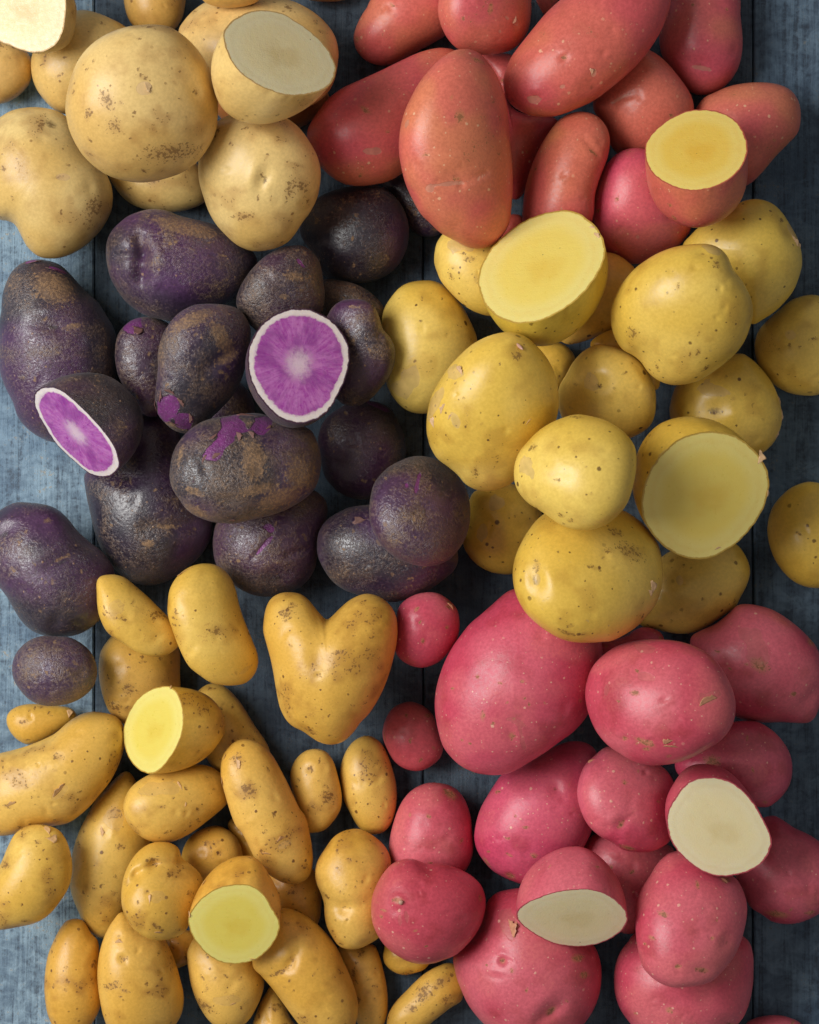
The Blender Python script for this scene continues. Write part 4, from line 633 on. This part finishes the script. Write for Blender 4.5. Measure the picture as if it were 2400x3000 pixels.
P('D6', 'red', 'round red potato with peeling flakes on top of the red pile', 'Q',
  '560,308 660,312 760,330 860,370 940,420 1010,500 1060,590 1095,680 1108,770 1095,870 1060,950 990,1030 900,1090 800,1145 690,1185 580,1205 480,1205 380,1180 290,1130 200,1070 130,990 85,900 55,800 45,700 60,610 95,520 160,440 250,370 350,330 450,312',
  [('s', 440, 1020, 80, 24, 20), ('e', 305, 1000, 26, 10, 0, 1), ('s', 305, 1000, 22, 18, 0), ('e', 480, 1005, 16, 10, 0, 1), ('s', 455, 1070, 30, 14, 0), ('s', 370, 670, 34, 20, 10), ('p', 460, 560, 56, 36, 10), ('p', 460, 360, 70, 34, 10), ('f', 885, 690, 150, 70, -25), ('p', 900, 700, 90, 40, -20), ('f', 590, 1010, 80, 60, -40), ('f', 620, 1060, 110, 30, 0), ('e', 620, 1125, 20, 6, 0, 1), ('s', 615, 1120, 18, 12, 0), ('g', 400, 480, 760, 500, 90, 14), ('p', 178, 660, 5, 44, 10)], (1.02, 1, .98))
HALF('D11', 'red', 'horizontal cut red half with a dull cream face turned down', 'V',
  '1015,950 1030,900 1090,850 1180,810 1300,770 1430,752 1560,752 1668,785 1738,830 1788,880 1818,930 1818,985 1788,1040 1728,1090 1628,1140 1528,1162 1420,1165 1300,1145 1200,1105 1110,1050 1050,1000', (0, -430), 48, 2.1)
HALF('D10', 'red', 'tilted cut red half with a bright cream face, right of the rose red one', 'X',
  '930,-58 1030,-45 1120,-5 1200,65 1270,155 1320,245 1365,335 1383,400 1370,470 1330,540 1280,590 1210,625 1120,650 1020,658 930,643 840,600 760,535 695,465 650,390 630,310 625,245 640,175 690,85 750,5 830,-45', (-50, -235), 20, 2.2)

# ------------------------------------------------------------------ geometry of the potatoes (picture units, z up)
KC = 700 / 1725.0
KO = 2400 / 1725.0
def frame(fr):
    return (0.0, 0.0, KO) if FR[fr] is None else (FR[fr][0], FR[fr][1], KC)
def closed_curve(pts, n):
    p = np.array(pts, float); m = len(p)
    out = []
    for i in range(m):
        p0, p1, p2, p3 = p[i - 1], p[i], p[(i + 1) % m], p[(i + 2) % m]
        tt = np.linspace(0, 1, 14, endpoint=False)[:, None]
        out.append(.5 * ((2 * p1) + (-p0 + p2) * tt + (2 * p0 - 5 * p1 + 4 * p2 - p3) * tt ** 2 + (-p0 + 3 * p1 - 3 * p2 + p3) * tt ** 3))
    q = np.vstack(out)
    for _ in range(3):                                   # light smoothing of tracing jitter
        q = .25 * np.roll(q, 1, 0) + .5 * q + .25 * np.roll(q, -1, 0)
    x, y = q[:, 0], q[:, 1]
    if np.sum(x * np.roll(y, -1) - np.roll(x, -1) * y) > 0: q = q[::-1]   # same winding for all
    d = np.r_[0, np.cumsum(np.hypot(*(np.roll(q, -1, 0) - q).T))]
    qq = np.vstack([q, q[:1]])
    s = np.linspace(0, d[-1], n, endpoint=False)
    return np.c_[np.interp(s, d, qq[:, 0]), np.interp(s, d, qq[:, 1])]
def centroid(q):
    x, y = q[:, 0], q[:, 1]; xn, yn = np.roll(x, -1), np.roll(y, -1)
    cr = x * yn - xn * y; a = cr.sum() / 2
    return np.array([((x + xn) * cr).sum(), ((y + yn) * cr).sum()]) / (6 * a), abs(a)
def inside(q, gx, gy):
    r = np.zeros(gx.shape, bool)
    for (x0, y0), (x1, y1) in zip(q, np.roll(q, -1, 0)):
        if y0 == y1: continue
        r ^= ((gy >= min(y0, y1)) & (gy < max(y0, y1)) & (gx < x0 + (gy - y0) * (x1 - x0) / (y1 - y0)))
    return r
def inflate(q):
    lo = q.min(0) - 8; hi = q.max(0) + 8
    h = max((hi - lo).max() / 84.0, 2.0)
    nx, ny = int((hi[0] - lo[0]) / h) + 2, int((hi[1] - lo[1]) / h) + 2
    gx, gy = np.meshgrid(lo[0] + h * np.arange(nx), lo[1] + h * np.arange(ny))
    msk = inside(q[::2], gx, gy)
    f = np.zeros(gx.shape); om = 2 / (1 + math.pi / max(nx, ny) * 1.3)
    par = (np.indices(gx.shape).sum(0) % 2 == 0)
    for it in range(130):
        for pp in (par, ~par):
            nb = np.zeros_like(f); nb[1:-1, 1:-1] = f[:-2, 1:-1] + f[2:, 1:-1] + f[1:-1, :-2] + f[1:-1, 2:]
            new = (nb + 4 * h * h) / 4
            k = msk & pp
            f[k] += om * (new[k] - f[k])
    return f, lo, h
def bil(f, lo, h, p):
    u = (p[..., 0] - lo[0]) / h; w = (p[..., 1] - lo[1]) / h
    i = np.clip(u.astype(int), 0, f.shape[1] - 2); j = np.clip(w.astype(int), 0, f.shape[0] - 2)
    a, b = u - i, w - j
    return f[j, i] * (1 - a) * (1 - b) + f[j, i + 1] * a * (1 - b) + f[j + 1, i] * (1 - a) * b + f[j + 1, i + 1] * a * b
def lumps(P3, size, rng, amp, waves=9):
    out = np.zeros(len(P3))
    for k in range(waves):
        w = np.array([rng.gauss(0, 1) for _ in range(3)]); w /= np.linalg.norm(w)
        fr = rng.uniform(2.0, 6.5) / size
        out += np.sin(P3 @ w * fr + rng.uniform(0, 6.28)) * rng.uniform(.4, 1) / (1 + fr * size * .22)
    return amp * size * out / waves ** .5
def features(xy, feats, k, o, top):
    """height change (picture units) and feature masks at picture positions xy"""
    dz = np.zeros(len(xy)); eye = np.zeros(len(xy)); mark = np.zeros(len(xy)); peel = np.zeros(len(xy))
    for f in feats:
        kind = f[0]
        if kind in 'esp':
            x, y = o[0] + f[1] * k, o[1] + f[2] * k
            if kind == 'e':
                r, dep, ang, asp = f[3] * k, f[4] * k, math.radians(f[5]), f[6]; rx, ry = r * asp, r
            else:
                rx, ry, ang = f[3] * k, f[4] * k, math.radians(f[5])
            rx = max(rx, 4.5); ry = max(ry, 4.5)
            dx, dy = xy[:, 0] - x, xy[:, 1] - y
            a = (dx * math.cos(ang) + dy * math.sin(ang)) / rx; b = (-dx * math.sin(ang) + dy * math.cos(ang)) / ry
            g = np.exp(-(a * a + b * b)) * top
            if kind == 'e':
                dz -= dep * 1.15 * g
                dz += .45 * dep * np.exp(-(a * a * .7 + (b + 1.5) ** 2 * 1.4)) * top
                eye = np.maximum(eye, np.exp(-3.0 * (a * a + (b - .15) ** 2 * 1.6)) * top * min(1, .45 + dep / 16))
            elif kind == 's': mark = np.maximum(mark, g)
            else: peel = np.maximum(peel, g * 1.15); dz -= g * .8
        elif kind == 'g':
            p0 = np.array([o[0] + f[1] * k, o[1] + f[2] * k]); p1 = np.array([o[0] + f[3] * k, o[1] + f[4] * k])
            w, dep = f[5] * k, f[6] * k
            d = p1 - p0; tt = np.clip(((xy - p0) @ d) / (d @ d), 0, 1)
            dist = np.hypot(*(xy - p0 - tt[:, None] * d).T)
            dz -= dep * np.exp(-(dist / w) ** 2) * top
        elif kind == 'b':
            x, y = o[0] + f[1] * k, o[1] + f[2] * k
            dz += f[4] * k * np.exp(-((xy[:, 0] - x) ** 2 + (xy[:, 1] - y) ** 2) / (f[3] * k) ** 2) * top
    return dz, eye, mark, peel

RND = {'white': (5, 4), 'russet': (4, 2), 'purple': (5, 8), 'gold': (4, 3), 'finger': (5, 6), 'red': (6, 4)}
def make_whole(d, rng):
    o0, o1, k = frame(d['fr'])
    pts = [(o0 + float(a.split(',')[0]) * k, o1 + float(a.split(',')[1]) * k) for a in d['pts'].split()]
    q0 = closed_curve(pts, 240); c, area = centroid(q0)
    size = math.sqrt(area / math.pi)
    U = int(min(168, max(72, size * .80))); V1 = int(min(50, max(24, size * .26))); V0 = max(10, V1 // 3)
    q = closed_curve(pts, U)
    f, lo, h = inflate(q0)
    b_w = math.sqrt(f.max())                             # sphere radius or a bit above the half width
    ext = q0 - c; w, vec = np.linalg.eigh(np.cov(ext.T)); asp = math.sqrt(w[1] / max(w[0], 1e-6))
    half = math.sqrt(w[0] * 2)
    zk = d['th'] * min(half, size) / b_w
    vs_top = np.linspace(0, math.pi / 2, V1 + 1)          # rim .. pole
    rings = []
    t_all = np.r_[np.cos(vs_top[:-1])]
    def ring_g(t):
        p = c + t * (q - c)
        g = np.maximum(bil(f, lo, h, p), 0) / max(1 - t * t, 1e-3)
        g = (np.roll(g, 1) + g * 2 + np.roll(g, -1)) / 4
        return (np.roll(g, 2) + np.roll(g, 1) + g + np.roll(g, -1) + np.roll(g, -2)) / 5
    g85 = ring_g(.86)
    pos, tp = [], []
    for vv in vs_top[:-1]:
        t = math.cos(vv); g = g85 if t > .86 else ring_g(t)
        z = zk * np.sqrt(g) * math.sin(vv)
        pos.append(np.c_[c + t * (q - c), z])
    pole = np.array([[c[0], c[1], zk * math.sqrt(max(bil(f, lo, h, c[None])[0], 1))]])
    low = []
    for vv in np.linspace(0, math.pi / 2, V0 + 1)[1:-1]:
        t = math.cos(vv); g = g85 if t > .86 else ring_g(t)
        low.append(np.c_[c + t * (q - c), -zk * .92 * np.sqrt(g) * math.sin(vv)])
    pole2 = np.array([[c[0], c[1], -pole[0, 2] * .92]])
    allp = np.vstack(low[::-1] + pos + [pole, pole2])
    nr = len(low) + len(pos)
    feats = list(d['feats'])
    ne, ns = RND[d['kind']]
    for i in range(ne + ns):
        a = rng.uniform(0, 6.28); t = math.sqrt(rng.uniform(0, .8))
        bp = q[int(a / 6.2832 * U) % U]; p = c + t * (bp - c)
        x, y = (p[0] - o0) / k, (p[1] - o1) / k; u = 1 / k * KC
        if i < ne: feats.append(('e', x, y, rng.uniform(10, 34) * u, rng.uniform(2.0, 8.0) * u, rng.uniform(0, 180), rng.uniform(1, 1.7)))
        else: feats.append(('s', x, y, rng.uniform(8, 30) * u, rng.uniform(6, 16) * u, rng.uniform(0, 180)))
    zt = np.clip(allp[:, 2] / (pole[0, 2] * .25), -1, 1)
    top = np.where(zt > 0, np.minimum(1, zt * .7 + .3), np.maximum(0, .3 + zt))
    dz, eye, mark, peel = features(allp[:, :2], feats, k, (o0, o1), top)
    # low-frequency lumps push the surface in and out, gently at the rim so the outline stays
    ctr = np.array([c[0], c[1], 0.0])
    amt = lumps(allp - ctr, size, rng, .020 if d['kind'] != 'purple' else .028) + lumps(allp - ctr, size * .42, rng, .012)
    if d['key'] in ('P5', 'P12'): amt = amt + lumps(allp - ctr, size * .2, rng, .05, 14)
    nrm = (allp - ctr); nrm /= np.linalg.norm(nrm, axis=1)[:, None] + 1e-9
    allp = allp + nrm * amt[:, None] * (.35 + .65 * np.abs(zt))[:, None]
    allp[:, 2] += dz
    faces = []
    r = np.arange(nr - 1)[:, None] * U; u = np.arange(U)[None, :]; un = (u + 1) % U
    quads = np.stack([r + u, r + un, r + U + un, r + U + u], -1).reshape(-1, 4)
    pt, pb = nr * U, nr * U + 1
    last = (nr - 1) * U
    tri_t = [(last + i, last + (i + 1) % U, pt) for i in range(U)]
    tri_b = [((i + 1) % U, i, pb) for i in range(U)]
    feat = np.c_[eye, mark, peel, np.full(len(allp), d['dirt'])]
    return dict(c=c, P=allp - ctr, quads=quads, tris=np.array(tri_t + tri_b), feat=feat, size=size, U=U, tops=(len(low) * U, nr * U + 1))

def make_half(d, rng, zc=200.0):
    o0, o1, k = frame(d['fr'])
    pts = [(o0 + float(a.split(',')[0]) * k, o1 + float(a.split(',')[1]) * k) for a in d['pts'].split()]
    q = closed_curve(pts, 132); U = 132
    c, area = centroid(q); size = math.sqrt(area / math.pi)
    ax = np.array(d['axis'], float) * k; L = np.hypot(*ax); tau = math.radians(d['tau'])
    dirv = ax / L
    A = np.array([ax[0], ax[1], -min(L / math.tan(tau), 1.05 * size)])   # from cut face centre to the far end of the body
    F = q - c
    # the flat cut: the traced rim lies in a tilted plane, seen from the camera's height
    sc = 1 - zc / HP
    nv = np.array([-dirv[0] * math.sin(tau), -dirv[1] * math.sin(tau), math.cos(tau)])
    eye = np.array([0, 0, HP]); Cw = np.array([(c[0] - 1200.0) * sc, (c[1] - 1500.0) * sc, zc])
    D = np.c_[q - np.array([1200.0, 1500.0]), np.full(len(q), -HP)]
    tt = ((Cw - eye) @ nv) / (D @ nv)
    F3 = (eye + D * tt[:, None] - Cw) / sc
    jr = np.random.RandomState(int(size * 7)); jj = jr.normal(0, 1, U); jj = .5 * jj + .5 * np.roll(jj, 1)
    F0 = F3; F3 = F3 * (1 + .0055 * jj)[:, None]
    rings = []
    NR = 30
    for s in np.sin(np.linspace(0, math.pi / 2, NR + 1))[:-1]:
        pr = (1 - s ** d['power']) ** .5
        rings.append((F3 * max(0, 1 - s * 6) + F0 * min(1, s * 6)) * pr + A * s)
    end = A[None]
    body = np.vstack(rings + [end])
    amt = lumps(body, size, rng, .022) + lumps(body, size * .42, rng, .010)
    axis_pt = (body @ A) / (A @ A)
    nrm = body - axis_pt[:, None] * A * .7; nrm /= np.linalg.norm(nrm, axis=1)[:, None] + 1e-9
    sfac = np.clip(np.r_[np.repeat(np.sin(np.linspace(0, math.pi / 2, NR + 1))[:-1], U), 1] * 4, 0, 1)
    body = body + nrm * (amt * sfac)[:, None]
    r = np.arange(NR - 1)[:, None] * U; u = np.arange(U)[None, :]; un = (u + 1) % U
    quads = np.stack([r + U + u, r + U + un, r + un, r + u], -1).reshape(-1, 4)
    last = (NR - 1) * U
    tris = np.array([(last + (i + 1) % U, last + i, NR * U) for i in range(U)])
    fl = []
    for i in range(14):
        a = rng.uniform(0, 6.28); s = rng.uniform(.12, .8); j = int(a / 6.2832 * U) % U
        fl.append(body[int(s * (NR - 1)) * U + j])
    eye = np.zeros(len(body)); mark = np.zeros(len(body)); peel = np.zeros(len(body))
    for i, p in enumerate(fl):
        g = np.exp(-(np.linalg.norm(body - p, axis=1) / rng.uniform(4, 11)) ** 2)
        if i < 4: eye = np.maximum(eye, g * .7)
        else: mark = np.maximum(mark, g)
    # pale torn lip of skin along the knife edge
    lip = np.zeros(len(body)); jag = np.interp(np.arange(U), np.arange(0, U + 1, 3), [rng.random() for _ in range(U // 3 + 1)])
    lip[:U] = jag * .8
    peel = np.maximum(peel, lip * (0.62 if d['kind'] != 'purple' else .2))
    feat = np.c_[eye, mark, peel, np.full(len(body), d['dirt'])]
    fr_ = np.r_[np.linspace(1, .06, 20)]
    cut = np.vstack([F3 * t for t in fr_] + [np.zeros((1, 3))])
    nvec = np.array([-dirv[0] * math.sin(tau), -dirv[1] * math.sin(tau), math.cos(tau)])
    dome = np.r_[np.repeat(1 - fr_ ** 4, U), 1] * 2.2 + lumps(cut, size * .8, rng, .006) * np.r_[np.repeat(1 - fr_ ** 6, U), 1]
    cut = cut + nvec * dome[:, None]
    ang = np.arctan2(F[:, 1], F[:, 0])
    disc = np.vstack([np.c_[np.cos(ang) * t, np.sin(ang) * t, np.full(U, t)] for t in fr_] + [np.zeros((1, 3))])
    n2 = len(fr_); r2 = np.arange(n2 - 1)[:, None] * U
    cq = np.stack([r2 + u, r2 + un, r2 + U + un, r2 + U + u], -1).reshape(-1, 4)
    ct = np.array([((n2 - 1) * U + i, (n2 - 1) * U + (i + 1) % U, n2 * U) for i in range(U)])
    return dict(c=c, P=body, quads=quads, tris=tris, feat=feat, size=size, U=U, cut=cut, cq=cq, ct=ct, disc=disc, tops=(0, len(body)))

# slow noise, evaluated once per vertex
def vnoise(X, seed):
    i = np.floor(X).astype(np.int64); f = X - i; f = f * f * (3 - 2 * f)
    def hsh(a, b_, c_):
        n = (a * 73856093) ^ (b_ * 19349663) ^ (c_ * 83492791) ^ (seed * 2654435761)
        n = (n ^ (n >> 13)) * 1274126177 & 0x7fffffff
        return ((n ^ (n >> 16)) & 0xffff) / 65535.0
    r = 0
    for dx in (0, 1):
        for dy in (0, 1):
            for dz in (0, 1):
                w = (f[:, 0] if dx else 1 - f[:, 0]) * (f[:, 1] if dy else 1 - f[:, 1]) * (f[:, 2] if dz else 1 - f[:, 2])
                r = r + w * hsh(i[:, 0] + dx, i[:, 1] + dy, i[:, 2] + dz)
    return r
def fbm(X, scale, seed, octv, gain=.5):
    r = 0; a = 1; tot = 0
    for o in range(octv):
        r = r + a * vnoise(X * scale * 2 ** o + 11.3 * o, seed + o); tot += a; a *= gain
    return r / tot
def tone(V, seed):
    return np.c_[fbm(V, 30, seed, 2), fbm(V, 80, seed + 7, 3, .6), fbm(V, 40, seed + 13, 2), fbm(V, 160, seed + 21, 3, .6)]

# ------------------------------------------------------------------ stack them: each one is lowered until it touches what lies below
CELL = 10.0; GM = 420
GW, GH = int((2400 + 2 * GM) / CELL), int((3000 + 2 * GM) / CELL)
HF = np.zeros((GH, GW))
CX, CY = 1200.0, 1500.0
def cells(W):
    i = np.clip(((W[:, 0] + GM) / CELL).astype(int), 0, GW - 1); j = np.clip(((W[:, 1] + GM) / CELL).astype(int), 0, GH - 1)
    return j, i
def place(g, is_half, commit=True):
    P0 = g['cut'] if False else g['P']
    pts = np.vstack([g['P'], g['cut']]) if is_half else g['P']
    tilt = np.zeros(2); zc = 0.0
    for it in range(4):
        sc = 1 - zc / HP
        W = np.c_[(g['c'][0] - CX) * sc + CX + pts[:, 0] * sc, (g['c'][1] - CY) * sc + CY + pts[:, 1] * sc]
        z = pts[:, 2] * sc + (pts[:, :2] * sc) @ tilt
        j, i = cells(W)
        bot = np.full((GH, GW), 1e9); np.minimum.at(bot, (j, i), z)
        m = bot < 1e8
        need = np.where(m, HF - bot, -1e9)
        zc_new = max(need.max() - (5.0 if HF[m].max() > 5 else 0.0), (-z.min()))
        if it == 0 and not is_half:
            jj, ii = np.nonzero(m); hh = HF[m]
            X = np.c_[ii * CELL, jj * CELL, np.ones(len(ii))]; co = np.linalg.lstsq(X, hh, rcond=None)[0]
            tilt = np.clip(co[:2] * .55, -.32, .32)
        zc = zc_new
    sc = 1 - zc / HP
    W = np.c_[(g['c'][0] - CX) * sc + CX + pts[:, 0] * sc, (g['c'][1] - CY) * sc + CY + pts[:, 1] * sc]
    z = pts[:, 2] * sc + (pts[:, :2] * sc) @ tilt + zc
    j, i = cells(W)
    if commit: np.maximum.at(HF, (j, i), z)
    return zc, sc, tilt

def to_world(g, pts, zc, sc, tilt):
    """local metres about the potato's centre"""
    z = pts[:, 2] * sc + (pts[:, :2] * sc) @ tilt
    return np.c_[pts[:, 0] * sc * S, -pts[:, 1] * sc * S, z * S]

def mesh_np(name, V, quads, tris, mat):
    me = bpy.data.meshes.new(name)
    nq, nt = len(quads), len(tris)
    me.vertices.add(len(V)); me.vertices.foreach_set('co', V.astype(np.float32).ravel())
    loops = np.r_[quads.ravel(), tris.ravel()].astype(np.int32)
    me.loops.add(len(loops)); me.loops.foreach_set('vertex_index', loops)
    me.polygons.add(nq + nt)
    st = np.r_[np.arange(nq) * 4, nq * 4 + np.arange(nt) * 3].astype(np.int32)
    me.polygons.foreach_set('loop_start', st)
    me.polygons.foreach_set('loop_total', np.r_[np.full(nq, 4), np.full(nt, 3)].astype(np.int32))
    me.polygons.foreach_set('use_smooth', np.ones(nq + nt, bool))
    me.update(calc_edges=True); me.validate()
    me.materials.append(mat)
    return me

def flake(parent, base, ang, length, width, normal, mat, rng, name='skin_flake'):
    """a curled scrap of loose skin standing off the surface"""
    n = Vector(normal).normalized(); t = Vector((math.cos(ang), -math.sin(ang), 0)); t = (t - n * t.dot(n)).normalized(); b = n.cross(t)
    nx, ny = 9, 4; vs = []
    curl = rng.uniform(.15, .6); jag = [rng.uniform(.45, 1) for _ in range(nx + 1)]; skew = rng.uniform(-.5, .5)
    for i in range(nx + 1):
        a = i / nx - .5
        edge = max(0, 1 - abs(2 * a - skew * .6) ** 1.6) * jag[i] + .06
        for j in range(ny + 1):
            w = j / ny
            lift = -.02 * width + curl * width * edge * w ** 1.4 - .5 * length * a * a * .25
            p = Vector(base) + t * ((a + skew * w * .25) * length) + b * ((w * edge - .3) * width) + n * lift
            vs.append(p)
    fs = [(i * (ny + 1) + j, (i + 1) * (ny + 1) + j, (i + 1) * (ny + 1) + j + 1, i * (ny + 1) + j + 1) for i in range(nx) for j in range(ny)]
    o = mesh_obj(name, vs, fs, mat, parent, True)
    sol = o.modifiers.new('thickness', 'SOLIDIFY'); sol.thickness = .0002; sol.offset = 0
    return o
def sprout(parent, base, ang, length, width, normal, rng):
    n = Vector(normal).normalized(); t = Vector((math.cos(ang), -math.sin(ang), 0)); ax = (t * .8 + n * .7).normalized()
    s1 = ax.orthogonal().normalized(); s2 = ax.cross(s1); vs = []; fs = []
    for i in range(9):
        a = i / 8; r = width * (.55 + .45 * math.sin(a * math.pi)) * (1 - a ** 6 * .7) * .5
        for j in range(10):
            th = j * .6283
            vs.append(Vector(base) - n * width * .25 + ax * (a * length) + s1 * (r * math.cos(th)) + s2 * (r * math.sin(th)))
        if i: fs += [((i - 1) * 10 + j, (i - 1) * 10 + (j + 1) % 10, i * 10 + (j + 1) % 10, i * 10 + j) for j in range(10)]
    fs.append(tuple(range(80, 90)))
    return mesh_obj('sprout', vs, fs, SPROUT, parent, True)

NAME = {'white': 'white_potato', 'russet': 'red_fingerling_potato', 'purple': 'purple_potato', 'gold': 'gold_potato', 'finger': 'fingerling_potato', 'red': 'red_potato'}
GROUP = {'white': 'white potatoes at the top left', 'russet': 'red fingerlings at the top right', 'purple': 'purple potatoes on the left',
         'gold': 'golden potatoes on the right', 'finger': 'yellow fingerlings at the bottom left', 'red': 'red potatoes at the bottom right'}
ZLOG = []
for n_, d in enumerate(POT):
    rng = random.Random(1000 + n_ * 17)
    half = 'axis' in d
    g = make_half(d, random.Random(n_)) if half else make_whole(d, rng)
    if half:
        zc0 = place(g, True, False)[0]
        g = make_half(d, random.Random(n_), zc0)
    zc, sc, tilt = place(g, half)
    ZLOG.append((d['key'], round(zc * S * 1000)))
    loc = ((g['c'][0] - CX) * sc * S, -(g['c'][1] - CY) * sc * S, zc * S)
    V = to_world(g, g['P'], zc, sc, tilt)
    nm = NAME[d['kind']]
    me = mesh_np('skin' if half else nm, V, g['quads'], g['tris'], SKIN[d['kind']])
    at = me.attributes.new('feat', 'FLOAT_COLOR', 'POINT'); at.data.foreach_set('color', g['feat'].astype(np.float32).ravel())
    t4 = me.attributes.new('tone', 'FLOAT_COLOR', 'POINT'); t4.data.foreach_set('color', tone(V, 31 * n_ + 5).astype(np.float32).ravel())
    tint = (*d['tint'], 1)
    if half:
        root = bpy.data.objects.new(nm + '_half', None); col.objects.link(root); root.empty_display_size = .01
        base_z = V[:, 2].min(); root.location = (loc[0], loc[1], loc[2] + base_z)
        V2 = V.copy(); V2[:, 2] -= base_z
        me.vertices.foreach_set('co', V2.astype(np.float32).ravel()); me.update()
        so = bpy.data.objects.new('skin', me); col.objects.link(so); so.parent = root; so.color = tint
        C = to_world(g, g['cut'], zc, sc, tilt); C[:, 2] -= base_z
        cm = mesh_np('cut_face', C, g['cq'], g['ct'], FLESH[d['kind']])
        a2 = cm.attributes.new('disc', 'FLOAT_VECTOR', 'POINT'); a2.data.foreach_set('vector', g['disc'].astype(np.float32).ravel())
        co = bpy.data.objects.new('cut_face', cm); col.objects.link(co); co.parent = root
        surf = np.vstack([V2, C])
    else:
        root = bpy.data.objects.new(nm, me); col.objects.link(root); root.location = loc; root.color = tint
        surf = V
    root['label'] = d['label']; root['category'] = 'potato half' if half else 'potato'; root['group'] = GROUP[d['kind']]
    o0, o1, k = frame(d['fr'])
    for f in d['feats']:
        if f[0] not in 'fS': continue
        px, py = o0 + f[1] * k - g['c'][0], o1 + f[2] * k - g['c'][1]
        lx, ly = px * sc * S, -py * sc * S
        dd = np.hypot(surf[:, 0] - lx, surf[:, 1] - ly)
        cand = np.argsort(dd)[:14]; b = surf[cand[np.argmax(surf[cand, 2])]]
        near = surf[np.argsort(np.linalg.norm(surf - b, axis=1))[:14]]
        nv = np.linalg.svd(near - near.mean(0))[2][2]
        out = b - np.array([0, 0, surf[:, 2].mean()])
        if nv @ out < 0: nv = -nv
        fs_ = k * sc * S
        if f[0] == 'f': flake(root, b, math.radians(f[5]), f[3] * fs_, f[4] * fs_, nv, FLAKE[d['kind']], rng)
        else: sprout(root, b, math.radians(f[5]), f[3] * fs_, f[4] * fs_ * 1.6, nv, rng)
print('HEIGHTS mm', ZLOG)
